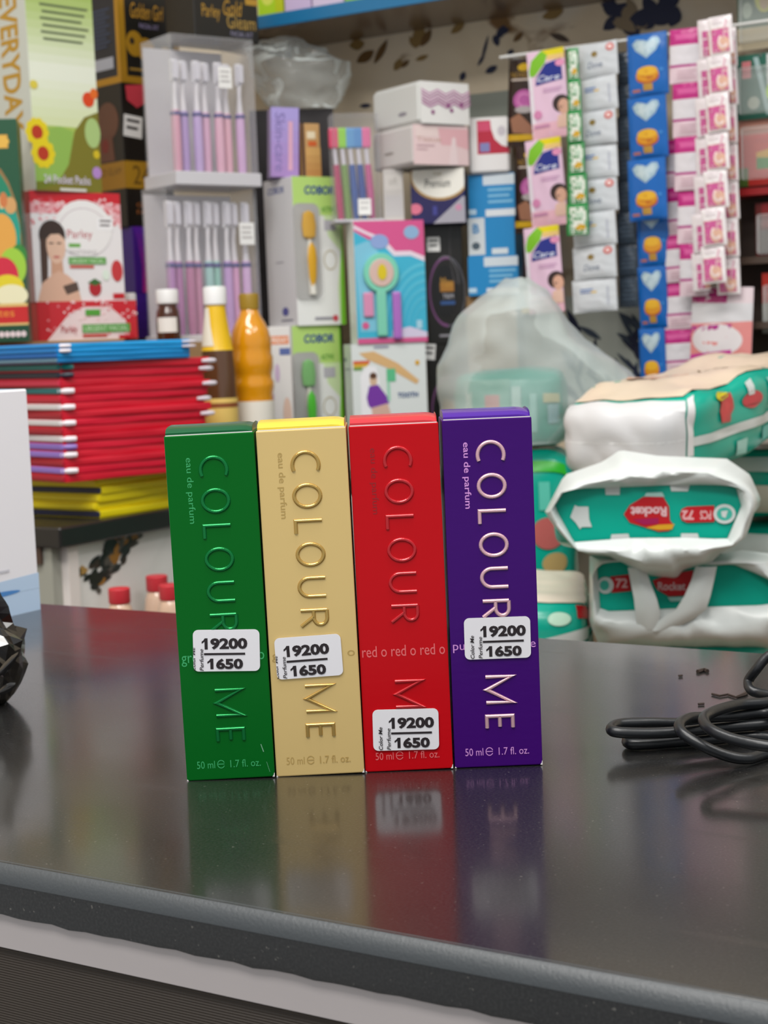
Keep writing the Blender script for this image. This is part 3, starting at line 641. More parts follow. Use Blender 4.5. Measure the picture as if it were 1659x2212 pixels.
p.ell(0.72, 0.2, 0.26, 0.15, M('3a241a', 0.4)); p.ell(0.8, 0.25, 0.17, 0.14, M('a3765a', 0.4)); p.poly([(0.75, 0.36), (0.98, 0.33), (1, 0.53), (0.7, 0.53)], M('8a5f47', 0.4)); p.build('printed_panel', bl.root, bl.front)
p = Print(); p.rect(0, 0.54, 1, 0.73, M('a87c22', 0.3, 0.3)); p.text('GOLD GLAM', 0.1, 0.58, 0.9, 0.63, M('6b4c14', 0.4)); p.ell(0.6, 0.25, 0.3, 0.13, M('6b4434', 0.4)); p.poly([(0.3, 0.36), (0.7, 0.34), (0.75, 0.53), (0.25, 0.53)], M('6a3f30', 0.4)); p.ell(0.5, 0.42, 0.1, 0.05, M('7a1f1c', 0.4)); p.build('printed_panel', bl.root, bl.left)
st_ = bl.sticker(bl.front, 0.20, 0.30, 0.032, 0.030, ang=-0.1)
p = Print(); p.poly([(0.08, 0.02), (0.5, 0.0), (0.52, 0.12), (0.3, 0.17), (0.1, 0.12)], M('c43a48', 0.4)); p.build('hang_tag', bl.root, bl.front, eps=0.001)
bu = Carton('cosmetic_carton', 'black carton with gold edges and a printed gold mask', 'carton', 256, 384, -80, 177, 2.31, 45, 0.10, M('14120f', 0.35), z0=bl.top)
gd = M('b98a26', 0.3, 0.4); p = Print(); p.rect(0, 0, 0.1, 1, gd); p.rect(0.9, 0, 1, 1, gd); p.rect(0, 0.94, 1, 1, gd); p.text('Golden Girl', 0.2, 0.31, 0.75, 0.44, M('b5852a', 0.4), shear=0.2); p.text('FACIAL KIT', 0.34, 0.48, 0.66, 0.52, M('8f84a6', 0.4))
p.arc(0.72, 0.33, 0.2, 0.3, 0.12, -60, 60, M('b07030', 0.4)); p.ell(0.24, 0.66, 0.14, 0.11, gd); p.ell(0.42, 0.70, 0.15, 0.10, gd); p.ell(0.2, 0.64, 0.04, 0.03, M('2a2117', 0.4)); p.ell(0.42, 0.71, 0.045, 0.03, M('2a2117', 0.4)); p.text('5', 0.68, 0.66, 0.82, 0.84, M('9c7a3a', 0.4)); p.rect(0.14, 0.87, 0.5, 0.89, M('8f6f2c', 0.4))
p.build('printed_panel', bu.root, bu.front)
p = Print(); p.rect(0, 0, 1, 0.94, M('171b26', 0.35)); p.rect(0, 0.94, 1, 1, gd); p.rect(0.92, 0, 1, 1, gd); p.lines(0.12, 0.35, 0.8, 0.7, 10, M('33405a', 0.5)); p.rect(0.12, 0.77, 0.85, 0.87, M('a9adba', 0.4)); p.build('printed_panel', bu.root, bu.left)

# ------------------------------------------------------------------ bottles
def bottle(name, label, px, d, ybase_z, prof_parts, group=None, n=24):
    c = P(px, 700, d); k = d / FPX
    o = thing(name, label, 'bottle', (c.x, c.y, ybase_z), YAW, group)
    for pn, mat, pf in prof_parts:
        b = MB(); b.lathe([(r * k, P(px, y, d).z - ybase_z if y is not None else 0.0) for r, y in pf], n, mat); b.build(pn, o, smooth=True)
    return o, k
glass_br = M('4a2412', 0.12, 0, 0.5)
o, k = bottle('medicine_bottle', 'small brown bottle with white screw cap and price label', 364, 2.150, ZR2, [
    ('glass_body', glass_br, [(24, None), (26, 735), (26, 690), (24, 672), (20, 664), (20, 655)]), ('screw_cap', M('e9e7e4', 0.45), [(22, 657), (24, 655), (24, 628), (22, 625), (0.1, 625)])])
b = MB(); b.raw([(26.5 * k * math.cos(t), 26.5 * k * math.sin(t), zz) for zz in (P(364, 718, 2.150).z - ZR2, P(364, 686, 2.150).z - ZR2) for t in [math.radians(-140 + 10 * i) for i in range(11)]], [(i, i + 1, i + 12, i + 11) for i in range(10)], M('efe9e2', 0.5)); b.build('price_label', o)
bottle('medicine_bottle', 'tiny white-capped bottle peeping out beside the facial kit box', 283, 2.24, ZR, [('glass_body', glass_br, [(14, None), (15, 735), (15, 680), (12, 668), (12, 660)]), ('screw_cap', M('dedbd8', 0.45), [(13, 662), (14, 660), (14, 636), (12, 633), (0.1, 633)])])
o, k = bottle('syrup_bottle', 'brown bottle with white cap and yellow neck sleeve', 467, 1.99, ZC, [
    ('glass_body', M('5a3a22', 0.15, 0, 0.5), [(34, None), (38, 1060), (38, 870), (37, 800), (34, 757)]), ('neck_sleeve', M('e6b90f', 0.35), [(35, 757), (33, 752), (24, 690), (21, 660), (20, 655)]),
    ('screw_cap', M('ecebe8', 0.45), [(22, 660), (25, 657), (25, 624), (23, 619), (0.1, 619)]), ('label', M('e0bf68', 0.5), [(38.3, 920), (38.6, 918), (38.6, 862), (38.3, 860)])])
kk = k
b = MB(); z1, z2 = P(467, 752, 1.99).z - ZC, P(467, 660, 1.99).z - ZC
b.raw([((33.5 - 12 * s + 0.4) * k * math.cos(t), (33.5 - 12 * s + 0.4) * k * math.sin(t), z1 + (z2 - z1) * s) for s in (0.05, 0.5, 0.95) for t in [math.radians(-175 + 10 * i * (1 - 0.4 * s)) for i in range(9)]], [(j * 9 + i, j * 9 + i + 1, j * 9 + i + 10, j * 9 + i + 9) for j in range(2) for i in range(8)], M('e9e3d2', 0.4)); b.build('sleeve_stripe', o, smooth=True)
b = MB(); b.lathe([(38.9 * k, P(467, 880, 1.99).z - ZC), (38.9 * k, P(467, 870, 1.99).z - ZC)], 24, M('8a4a24', 0.5)); b.build('label_stripe', o)
bottle('juice_bottle', 'orange juice bottle with olive-gold cap and ribbed body', 540, 2.045, ZC, [
    ('juice_body', M('dd930e', 0.12, 0, 0.6), [(40, None), (44, 1062), (44, 868), (43, 850), (46, 838), (46, 826), (42, 818), (43, 806), (46, 796), (46, 772), (43, 764), (44, 750), (44, 735), (40, 715), (32, 697), (22, 680), (19, 668)]),
    ('screw_cap', M('9c7c1c', 0.4), [(21, 668), (21, 666), (22, 640), (20, 634), (0.1, 634)]), ('label', M('e3ddd2', 0.5), [(44.3, 1040), (44.6, 1038), (44.6, 868), (44.3, 866)])], n=28)
for i, (px, y, lab) in enumerate([(257, 1270, 'juice bottle with red cap standing nearest the white post'), (338, 1243, 'juice bottle with red cap, hindmost of the three by the marble panel'), (366, 1262, 'red-capped juice bottle half hidden by the green perfume carton')]):
    d = [1.62, 1.78, 1.70][i]; zb = 0.62
    k = d / FPX; c = P(px, y, d)
    o = thing('juice_bottle', lab, 'bottle', (c.x, c.y, zb), YAW, 'red-capped bottles by the marble panel'); zt = c.z - zb
    b = MB(); b.lathe([(26 * k, 0), (30 * k, 0.006), (30 * k, zt - 75 * k), (27 * k, zt - 50 * k), (22 * k, zt - 36 * k), (19 * k, zt - 32 * k)], 20, M('cfae96', 0.2, 0, 0.4)); b.build('bottle_body', o, smooth=True)
    b = MB(); b.lathe([(23 * k, zt - 33 * k), (24 * k, zt - 31 * k), (24 * k, zt - 2 * k), (22 * k, zt), (0.0001, zt)], 20, M('c5303a', 0.45)); b.build('screw_cap', o, smooth=True)
cr = thing('bottle_crate', 'low crate carrying the red-capped bottles behind the counter', 'crate', (-1.02, 1.43, 0))
rel(cr, -1.15, -0.88, 1.24, 1.62, 0, 0.615, M('77695a', 0.6), 'body', 0.004); rel(cr, -1.152, -0.878, 1.238, 1.622, 0.605, 0.62, M('8b7d6c', 0.6), 'rim', 0.002)

# ------------------------------------------------------------------ clear boxes of toothbrushes
clear = film('clear_plastic', 'f4f4f6', 0.035, 0.25, 0.06)
def shell(c, name, frame, t=0.0012, basem=None, baseh=0.01):
    w, d, h = c.W / 2, c.D / 2, c.H
    b = MB(); b.box(-w, w, -d, -d + t, baseh, h, clear); b.build('clear_front', c.root)
    b = MB(); b.box(-w, w, d - t, d, baseh, h, clear); b.build('clear_back', c.root)
    for x in (-w, w - t):
        b = MB(); b.box(x, x + t, -d + t, d - t, baseh, h, clear); b.build('clear_side', c.root)
    b = MB(); b.box(-w, w, -d, d, h - t, h, clear); b.build('clear_lid', c.root)
    if baseh > 0.005: b = MB(); b.box(-w + 0.002, w - 0.002, d - 0.004, d - 0.002, baseh, h - 0.006, M('d6d2d6', 0.5)); b.build('backing_card', c.root)
    b = MB(); b.box(-w - 0.003, w + 0.003, -d - 0.003, d + 0.003, 0, baseh, basem or M('cfccd0', 0.4)); b.build('base_tray', c.root, bevel=0.001)
def brush(label, root, x, y, z, h, hcol, group, lean=0.0):
    a = root.a; o = thing('toothbrush', label, 'toothbrush', Vector(root.root.location) + Vector((math.cos(a) * x - math.sin(a) * y, math.sin(a) * x + math.cos(a) * y, z)), (0, lean, a), group)
    r = 0.0062
    b = MB(); b.lathe([(r * 0.75, 0), (r, 0.006), (r * 1.05, h * 0.25), (r, h * 0.52), (r * 0.9, h * 0.545)], 12, M(hcol, 0.3)); b.build('handle', o, smooth=True)
    b = MB(); b.lathe([(r * 1.12, h * 0.50), (r * 1.2, h * 0.51), (r * 1.2, h * 0.52), (r * 1.12, h * 0.53)], 12, M('53508c', 0.35)); b.build('collar', o, smooth=True)
    b = MB(); b.tube([(0, 0, h * 0.54), (0, 0, h * 0.7), (0.001, 0, h * 0.8)], [r * 0.75, r * 0.42, r * 0.5], 8, M('e9e4e8', 0.3)); b.build('neck', o, smooth=True)
    b = MB(); b.box(-0.0048, 0.0048, -0.003, 0.003, h * 0.79, h * 0.985, M('efecef', 0.35)); b.build('brush_head', o, bevel=0.0015, seg=2)
    b = MB(); b.box(-0.0042, 0.0042, -0.0085, -0.003, h * 0.81, h * 0.97, M('dcd8e0', 0.6)); b.build('bristles', o, bevel=0.001)
    return o
G = 'toothbrushes standing in the clear boxes'
cl = Carton('clear_toothbrush_box', 'lower clear plastic box of pink and mint toothbrushes', 'display box', 366, 560, 400, 740, 2.195, 36, 0.07, None, z0=ZR2, body=None)
shell(cl, 'l', None)
cols = ['b884bc', 'b67cae', 'bd7ca0', 'c98cab', 'a7d0cc', '9ccdc0', 'c9a0d6', 'e0a6cd', 'd9b4dd']
for i in range(9):
    brush('%s toothbrush from the left in the lower clear box' % ordinal(i), cl, -cl.W / 2 + 0.011 + i * (cl.W - 0.022) / 8, -0.012 if i % 2 else -0.018, 0.0102, cl.H - 0.026, cols[i], G)
cl.sticker(cl.front, 0.87, 0.30, 0.024, 0.03, 3, dark='b9b4b2')
cu_ = Carton('clear_toothbrush_box', 'upper clear plastic box of lilac and pink toothbrushes', 'display box', 376, 552, 70, 400, 2.195, 36, 0.085, None, z0=cl.top + 0.0003, body=None)
shell(cu_, 'u', None, baseh=0.018)
cols = ['dca0b4', 'b79ad0', 'c3a8d8', 'e0b0cc', 'e6b2c6', 'e9b4c4', 'd8b0da']
for i in range(7):
    brush('%s toothbrush from the left in the upper clear box' % ordinal(i), cu_, -cu_.W / 2 + 0.013 + i * (cu_.W - 0.026) / 6, -0.014 if i % 2 else -0.022, 0.0182, cu_.H - 0.046, cols[i], G)
cu_.sticker(cu_.front, 0.63, 0.27, 0.021, 0.028, 3, dark='b9b4b2')
gg = Carton('cosmetic_carton', 'black facial carton with gold script on top of the clear boxes', 'carton', 418, 556, -60, 68, 2.235, 40, 0.07, M('131211', 0.35), z0=cu_.top + 0.0003)
p = Print(); p.text('Parley', 0.12, 0.46, 0.40, 0.72, M('b0852a', 0.4)); p.text('Gold', 0.45, 0.36, 0.75, 0.6, M('b0852a', 0.4), shear=0.25); p.text('Gleam', 0.5, 0.58, 0.95, 0.80, M('a8873f', 0.4)); p.text('FACIAL KIT', 0.55, 0.84, 0.9, 0.92, M('8a86a0', 0.4)); p.rect(0.8, 0.3, 1, 0.4, M('b0852a', 0.4))
p.build('printed_panel', gg.root, gg.front)

# ------------------------------------------------------------------ middle of the side counter: toothbrush packs, tissue, small cartons
def cobor(label, yt, yb, z0, bcol, hcol, xl=637, xr=741):
    c = Carton('toothbrush_pack', label, 'carton', xl, xr, yt, yb, 2.27, 33, 0.082, M('dad8d8', 0.35), z0=z0, group='green and white toothbrush packs')
    p = Print(); p.rect(0, 0, 1, 0.26, M('b9dc78', 0.35)); p.rect(0, 0.26, 1, 1, M('efefec', 0.35)); p.poly([(0.62, 0.26), (1, 0.26), (1, 1), (0.88, 1), (0.86, 0.75), (0.95, 0.5), (0.7, 0.4)], M('d4e8b4', 0.35))
    p.poly([(0.97, 0), (1, 0), (1, 1), (0.9, 1), (0.92, 0.7), (0.97, 0.4)], M('7cc832', 0.35)); p.text('COBOR', 0.24, 0.06, 0.86, 0.12, M('24418c', 0.4), bold=0.035, shear=0.15)
    p.text('ACTIVE', 0.58, 0.2, 0.84, 0.235, M('4f9a34', 0.4), bold=0.02); p.rect(0.62, 0.29, 0.86, 0.36, M('b9b6bd', 0.5)); p.arc(0.72, 0.56, 0.14, 0.07, 0.16, 0, 360, M('c6bda6', 0.5)); p.rect(0.35, 0.945, 0.72, 0.965, M('9a97a0', 0.5)); p.ell(0.78, 0.955, 0.06, 0.022, M('cf4a56', 0.4))
    p.build('printed_panel', c.root, c.front)
    p = Print(); p.text('COBOR', 0.15, 0.055, 0.72, 0.10, M('5a6498', 0.4), bold=0.03, shear=0.15); p.ell(0.6, 0.90, 0.11, 0.03, M('57589a', 0.4)); p.rect(0.45, 0.955, 0.85, 0.965, M('6c6a80', 0.5)); p.rect(0.35, 0.56, 0.6, 0.567, M('9a97a0', 0.5)); p.build('printed_panel', c.root, c.left)
    # blister window wrapping the near corner
    w, d, h = c.W, c.D, c.H
    x0, x1, z1, z2 = -w / 2 - 0.001, -w / 2 + w * 0.52, h * 0.17, h * 0.82
    b = MB(); pts = []
    for qx, qz, a0 in ((x1 - 0.012, z2 - 0.012, 0), (x0 + 0.008, z2 - 0.008, 90), (x0 + 0.008, z1 + 0.008, 180), (x1 - 0.012, z1 + 0.012, 270)):
        r = 0.012 if qx > 0 or a0 in (0, 270) else 0.008
        for i in range(6): t = math.radians(a0 + 18 * i); pts.append((qx + r * math.cos(t), qz + r * math.sin(t)))
    k = len(pts); y0 = -d / 2 - 0.0006
    b.raw([(x, y0 - 0.0002, z) for x, z in pts], [tuple(range(k))], M('b9b7b4', 0.4)); win = b.build('window', c.root)
    b = MB(); b.raw([(x, y0 - 0.0004 - e, z) for e in (0, 0.006) for x, z in [(p_[0] * (1 if e_ else 1), p_[1]) for e_, p_ in enumerate(pts)]], [(i, (i + 1) % k, k + (i + 1) % k, k + i) for i in range(k)] + [tuple(range(k, 2 * k))], clear); b.build('clear_blister', win)
    bx = (x0 + x1) / 2 + w * 0.03
    b = MB(); b.lathe([(0.001, 0), (0.0100, 0.004), (0.0115, 0.02), (0.009, 0.036), (0.001, 0.04)], 12, M(bcol, 0.4)); o = b.build('brush_head', win, smooth=True); o.location = (bx, y0 - 0.003, z2 - 0.050); o.scale = (1, 0.3, 1)
    b = MB(); b.tube([(bx, y0 - 0.003, z2 - 0.05), (bx - 0.001, y0 - 0.003, (z1 + z2) / 2), (bx + 0.002, y0 - 0.003, z1 + 0.008)], [0.0025, 0.0042, 0.0052], 8, M('e9e5da', 0.4)); b.build('handle', win, smooth=True)
    b = MB(); b.lathe([(0.0005, 0), (0.0060, 0.020), (0.0075, 0.045), (0.006, 0.060), (0.0005, 0.068)], 10, M(hcol, 0.4)); o = b.build('grip', win, smooth=True); o.location = (bx + 0.001, y0 - 0.0065, z1 + 0.012); o.scale = (1, 0.4, 1)
    return c
c2 = cobor('lower green and white toothbrush pack with a green brush in its window', 704, 1040, ZC, '7fbf70', '4fbf30')
c1 = cobor('upper green and white toothbrush pack with a yellow brush in its window', 380, 704, c2.top, 'dca81c', 'd8a21a')
fr = Carton('toothbrush_carton', 'narrow white carton with orange heading behind the juice bottle', 'carton', 588, 634, 706, 1040, 2.16, 20, 0.03, M('e6e2df', 0.4), z0=ZC)
p = Print(); p.rect(0.05, 0.06, 0.9, 0.115, M('e88a5a', 0.4)); p.text('FRIDAY', 0.1, 0.07, 0.86, 0.105, M('f6ded0', 0.4), bold=0.03); p.rect(0.45, 0.14, 0.95, 0.185, M('5c6ca6', 0.4)); p.ell(0.2, 0.58, 0.22, 0.16, M('b98fc4', 0.4)); p.ell(0.28, 0.56, 0.2, 0.2, M('e9e4e2', 0.4)); p.ell(0.75, 0.66, 0.2, 0.1, M('e07a2a', 0.4)); p.ell(0.7, 0.58, 0.2, 0.12, M('e3c2b0', 0.4)); p.ell(0.3, 0.3, 0.12, 0.06, M('cdb3cf', 0.4))
p.build('printed_panel', fr.root, fr.front)
ps = Carton('cosmetic_carton', 'slim lilac carton with pink foil lettering leaning on the toothbrush pack', 'carton', 582, 642, 232, 381, 2.29, 12, 0.035, M('a08cc8', 0.35), z0=c1.top + 0.0012, roll=0.045)
p = Print(); bands(p, 0, 0, 1, 1, 'a596d2', 'a583bd', 6); p.text('Skin-care', 0.15, 0.08, 0.5, 0.92, M('7d6fa8', 0.3), rot=90); p.rect(0.62, 0.2, 0.78, 0.9, M('d7a3b8', 0.35)); p.build('printed_panel', ps.root, ps.front)
p = Print(); p.rect(0, 0, 1, 0.32, M('7f92c8', 0.35)); p.rect(0, 0.32, 1, 1, M('6a4a8a', 0.35)); p.build('printed_panel', ps.root, ps.right)
br = Carton('cosmetic_carton', 'slim tan carton with orange print beside the lilac one', 'carton', 652, 692, 266, 381, 2.30, 25, 0.03, M('c59a62', 0.4), z0=c1.top + 0.0005)
p = Print(); p.rect(0, 0, 0.16, 1, M('4a2b1c', 0.4)); p.rect(0.3, 0.15, 0.75, 0.28, M('e8d9b8', 0.4)); p.rect(0.35, 0.33, 0.8, 0.42, M('d2602a', 0.4)); bands(p, 0.2, 0.45, 1, 1, 'd3a562', 'b98448', 4); p.build('printed_panel', br.root, br.front)
bk = Carton('gap_filler_carton', 'black filler carton added to darken the gap behind the lilac one', 'carton', 556, 735, 238, 1000, 2.42, 5, 0.07, M('1c1417', 0.5), z0=ZC)  # added dark filler so the gap reads black; also carries the clear bag

pk = Carton('toy_toothbrush_pack', 'pink and turquoise pack with a round mint toothbrush toy', 'carton', 768, 919, 478, 744, 2.24, 12, 0.05, M('e7e9e4', 0.35))
lw_ = Carton('toy_toothbrush_pack', 'white pack with a printed purple figure under the pink one', 'carton', 764, 924, 744, 1040, 2.24, 12, 0.055, M('d3dbd8', 0.35), z0=ZC)
pk.root.location.z = lw_.top
p = Print(); p.rect(0, 0, 1, 1, M('3fb4d3', 0.35)); p.poly([(0, 0), (1, 0), (1, 0.32), (0.8, 0.27), (0.55, 0.27), (0.4, 0.18), (0.2, 0.15), (0, 0.08)], M('d9568f', 0.35)); p.poly([(0, 0.06), (0.25, 0.13), (0.42, 0.2), (0.56, 0.29), (0.8, 0.29), (1, 0.34), (1, 0.30), (0.8, 0.25), (0.58, 0.25), (0.42, 0.14), (0.2, 0.09), (0, 0.03)], M('ecd9e6', 0.35))
p.poly([(0.0, 0.2), (0.2, 0.16), (0.34, 0.25), (0.3, 0.9), (0.05, 0.9)], M('7fc4dd', 0.35))
for i in range(6): p.arc(1.0, 0.9, 0.6 - 0.08 * i, 0.55 - 0.07 * i, 0.05, 80, 170, M('5cc3dc', 0.35))
p.rect(0, 0.955, 1, 1, M('d65a8e', 0.35)); p.poly([(0.5, 0.9), (0.75, 0.87), (1, 0.92), (1, 0.96), (0.5, 0.96)], M('d9cfe6', 0.35)); p.ell(0.82, 0.1, 0.11, 0.055, M('8fb3d6', 0.35)); p.ell(0.36, 0.17, 0.13, 0.06, M('8fa6d8', 0.35)); p.rect(0.85, 0.82, 0.93, 0.89, M('a9d4e6', 0.35)); p.ell(0.12, 0.85, 0.05, 0.03, M('d65a8e', 0.35), 12)
p.build('printed_panel', pk.root, lambda u, v, e: pk.front(max(0, min(1, u)), max(0, min(1, v)), e))
y0 = -pk.D / 2
def disc(name, x, z, r, th, mat, y, parent):
    b = MB(); n = 28; b.raw([(x + r * math.cos(t), yy, z + r * 1.1 * math.sin(t)) for yy in (y, y - th) for t in [2 * math.pi * i / n for i in range(n)]], [tuple(range(n, 2 * n))] + [(i, (i + 1) % n, n + (i + 1) % n, n + i) for i in range(n)], mat); return b.build(name, parent, bevel=0.001)
cx, cz = -pk.W / 2 + pk.W * 0.36, pk.H * 0.575
toy = disc('toy_ring', cx, cz, 0.0245, 0.006, M('7fd3b6', 0.35), y0 - 0.001, pk.root); disc('toy_face', cx, cz, 0.0175, 0.0015, M('d9b9ae', 0.35), y0 - 0.007, toy)
b = MB(); b.raw([(cx + 0.0005 + 0.0065 * math.cos(t), y0 - 0.0095, cz + 0.010 * math.sin(t) * (1 if math.sin(t) < 0 else 1.2)) for t in [2 * math.pi * i / 14 for i in range(14)]], [tuple(range(14))], M('dcc419', 0.4)); b.build('yellow_drop', toy)
b = MB(); b.box(cx - 0.008, cx + 0.006, y0 - 0.007, y0 - 0.001, pk.H * 0.06, cz - 0.025, M('7fd0b4', 0.35)); b.build('toy_handle', pk.root, bevel=0.002, seg=2)
b = MB(); b.box(cx + 0.014, cx + 0.026, y0 - 0.009, y0 - 0.001, pk.H * 0.03, pk.H * 0.42, M('b06fc4', 0.25)); b.build('purple_brush', pk.root, bevel=0.003, seg=2)
b = MB(); b.box(cx - 0.026, cx - 0.012, y0 - 0.005, y0 - 0.001, pk.H * 0.22, pk.H * 0.42, M('d98fb4', 0.35)); b.build('pink_charm', pk.root, bevel=0.003, seg=2)
p = Print(); p.rect(0, 0, 1, 1, M('dfe4e2', 0.35)); p.rect(0, 0.6, 1, 1, M('cddad6', 0.35)); p.rect(0.02, 0.13, 0.24, 0.155, M('d8603c', 0.35)); p.rect(0.02, 0.155, 0.22, 0.18, M('d8b03c', 0.35)); p.rect(0.02, 0.18, 0.14, 0.205, M('6d9a4c', 0.35))
p.poly([(0.1, 0.6), (0.11, 0.25), (0.2, 0.17), (0.32, 0.18), (0.36, 0.28), (0.37, 0.6)], M('f2f1f4', 0.35)); p.poly([(0.1, 0.07), (0.3, 0.06), (0.62, 0.16), (0.9, 0.3), (0.86, 0.33), (0.5, 0.2), (0.2, 0.12)], M('dcb37c', 0.4)); p.ell(0.28, 0.28, 0.05, 0.06, M('d8b79a', 0.35)); p.ell(0.28, 0.25, 0.05, 0.025, M('5a3c2a', 0.35))
p.poly([(0.18, 0.42), (0.22, 0.33), (0.34, 0.32), (0.46, 0.42), (0.48, 0.47), (0.36, 0.5), (0.26, 0.52), (0.2, 0.48)], M('7a3aa6', 0.35)); p.poly([(0.24, 0.5), (0.46, 0.47), (0.52, 0.6), (0.5, 0.72), (0.28, 0.72)], M('d9b3a2', 0.35)); p.rect(0.46, 0.2, 0.58, 0.3, M('5fc08c', 0.35)); p.rect(0.46, 0.3, 0.5, 0.45, M('9fd4b8', 0.35)); p.text('TOOTH', 0.6, 0.39, 0.88, 0.43, M('1f4a86', 0.4), bold=0.03, shear=0.1); p.ell(0.88, 0.16, 0.03, 0.02, M('dca81c', 0.4)); p.rect(0.3, 0.02, 0.5, 0.035, M('9a97b0', 0.4))
p.build('printed_panel', lw_.root, lw_.front)
p = Print(); p.ell(0.2, 0.12, 0.12, 0.016, M('24507a', 0.4)); p.rect(0.1, 0.19, 0.8, 0.2, M('7a8a90', 0.4)); p.build('printed_panel', lw_.root, lw_.left)

rb2 = Carton('shaver_box', 'lower black carton with a purple ring beside the white pack', 'carton', 928, 1008, 744, 1040, 2.30, 0, 0.05, M('15120f', 0.3), z0=ZC)
rb1 = Carton('shaver_box', 'upper black carton with a glossy ring and white price sticker', 'carton', 922, 1001, 487, 744, 2.30, 0, 0.05, M('15120f', 0.3), z0=rb2.top)
for c in (rb1, rb2):
    p = Print(); p.arc(0.55, 0.56, 0.5, 0.30, 0.09, 80, 270, M('7a4a78', 0.3, 0.3)); p.arc(0.55, 0.56, 0.5, 0.30, 0.06, -90, 80, M('5a5960', 0.3, 0.3)); p.arc(0.52, 0.5, 0.36, 0.24, 0.03, 0, 120, M('8d8a90', 0.3, 0.3)); p.ell(0.5, 0.56, 0.34, 0.22, M('0d0b0c', 0.2)); p.rect(0.36, 0.48, 0.74, 0.56, M('a56f22', 0.4)); p.text('Max', 0.38, 0.44, 0.72, 0.52, M('b8862c', 0.4)); p.text('TRIM', 0.42, 0.58, 0.72, 0.62, M('b9b6bd', 0.4)); p.rect(0.36, 0.64, 0.76, 0.67, M('2a4f86', 0.4)); p.rect(0.3, 0.92, 0.6, 0.94, M('8d8a90', 0.4))
    p.arc(0.9, 0.2, 0.25, 0.35, 0.08, 120, 240, M('4a4648', 0.3)); p.build('printed_panel', c.root, c.front)
rb1.sticker(rb1.front, 0.22, 0.16, 0.018, 0.020); rb2.sticker(rb2.front, 0.06, 0.06, 0.016, 0.022, ang=-0.1)

nv = Carton('tissue_pack', 'navy tissue pack with a white oval label under the pink tissue box', 'tissue pack', 888, 1004, 368, 492, 2.27, -6, 0.08, M('1d1552', 0.35), z0=rb1.top)
nv.root.location.z = rb1.top
p = Print(); p.ell(0.56, 0.12, 0.56, 0.46, M('b08a4a', 0.4), 30); p.ell(0.56, 0.10, 0.53, 0.43, M('eeeae0', 0.4), 30); p.text('Premium', 0.26, 0.18, 0.74, 0.34, M('3a3a3a', 0.4), bold=0.01, shear=0.15); p.text('THE', 0.42, 0.06, 0.58, 0.12, M('a99a70', 0.4)); p.poly([(0.4, 1), (0.96, 0.52), (1, 0.52), (1, 1)], M('a7a3ae', 0.35)); p.ell(0.08, 0.72, 0.12, 0.1, M('d8708a', 0.4)); p.ell(0.88, 0.72, 0.06, 0.06, M('c98aa8', 0.4)); p.rect(0.4, 0.68, 0.48, 0.85, M('3a3a8a', 0.4))
fx2 = lambda u, v, e: nv.front(max(0, min(1, u)), max(0, min(1, v)), e)
p.build('printed_panel', nv.root, fx2)
gy = Carton('tissue_pack', 'small pale grey pack standing left of the navy tissue pack', 'tissue pack', 828, 872, 366, 478, 2.27, 0, 0.06, M('c3bdb9', 0.4), z0=pk.root.location.z + pk.H)
p = Print(); p.rect(0.1, 0.1, 0.95, 0.4, M('cdc7c2', 0.4)); p.text('soft', 0.3, 0.15, 0.7, 0.3, M('a8a29c', 0.4)); p.rect(0.1, 0.5, 0.9, 0.9, M('bdb8b8', 0.4)); p.build('printed_panel', gy.root, gy.front)
zt = max(nv.top, gy.top)
tp = Carton('tissue_box', 'pale pink tissue box under the zigzag-printed one', 'tissue box', 893, 1012, 268, 380, 2.22, 32, 0.105, M('cfc9c6', 0.4), z0=zt + 0.0005, bevel=0.004)
p = Print(); p.rect(0, 0, 1, 1, M('ecd0d0', 0.4)); p.poly([(0.45, 0.08), (1, 0.08), (1, 0.6), (0.75, 0.5), (0.5, 0.5)], M('e6b3b8', 0.4)); p.rect(0.04, 0.04, 0.45, 0.3, M('eed8d4', 0.4)); p.text('Tissue', 0.06, 0.3, 0.5, 0.42, M('cda99a', 0.4)); p.rect(0.06, 0.5, 0.38, 0.54, M('c9a6ab', 0.4)); p.rect(0.06, 0.6, 0.25, 0.63, M('c9a6ab', 0.4)); p.poly([(0.7, 0.3), (0.76, 0.3), (0.8, 1), (0.62, 1)], M('f0dada', 0.4)); p.build('printed_panel', tp.root, tp.front, eps=0.0001)
p = Print(); p.ell(0.42, 0.62, 0.12, 0.04, M('9a918c', 0.5)); p.build('slot_mark', tp.root, tp.left)
tw = Carton('tissue_box', 'white tissue box with magenta zigzag print on top of the pile', 'tissue box', 906, 1015, 172, 268, 2.22, 34, 0.115, M('d3d3cf', 0.4), z0=tp.top + 0.0004, bevel=0.006)
p = Print(); p.rect(0.02, 0.02, 0.98, 0.98, M('eeece8', 0.4)); mg = M('b0709c', 0.4); mg2 = M('8e3a7c', 0.4)
for k in range(5):
    v = 0.18 + k * 0.075
    for i in range(6): p.poly([(0.04 + i * 0.16, v + (0.1 if i % 2 else 0)), (0.2 + i * 0.16, v + (0 if i % 2 else 0.1)), (0.2 + i * 0.16, v + 0.045 + (0 if i % 2 else 0.1)), (0.04 + i * 0.16, v + 0.045 + (0.1 if i % 2 else 0))], mg if k % 2 else M('c48fb2', 0.4))
for u, v in ((0.56, 0.56), (0.62, 0.66), (0.82, 0.52), (0.25, 0.72)): p.ell(u, v, 0.035, 0.05, mg2, 12)
p.build('printed_panel', tw.root, tw.front, eps=0.0001)
p = Print(); p.ell(0.65, 0.70, 0.09, 0.05, M('8f8a92', 0.5)); p.build('slot_mark', tw.root, tw.left)

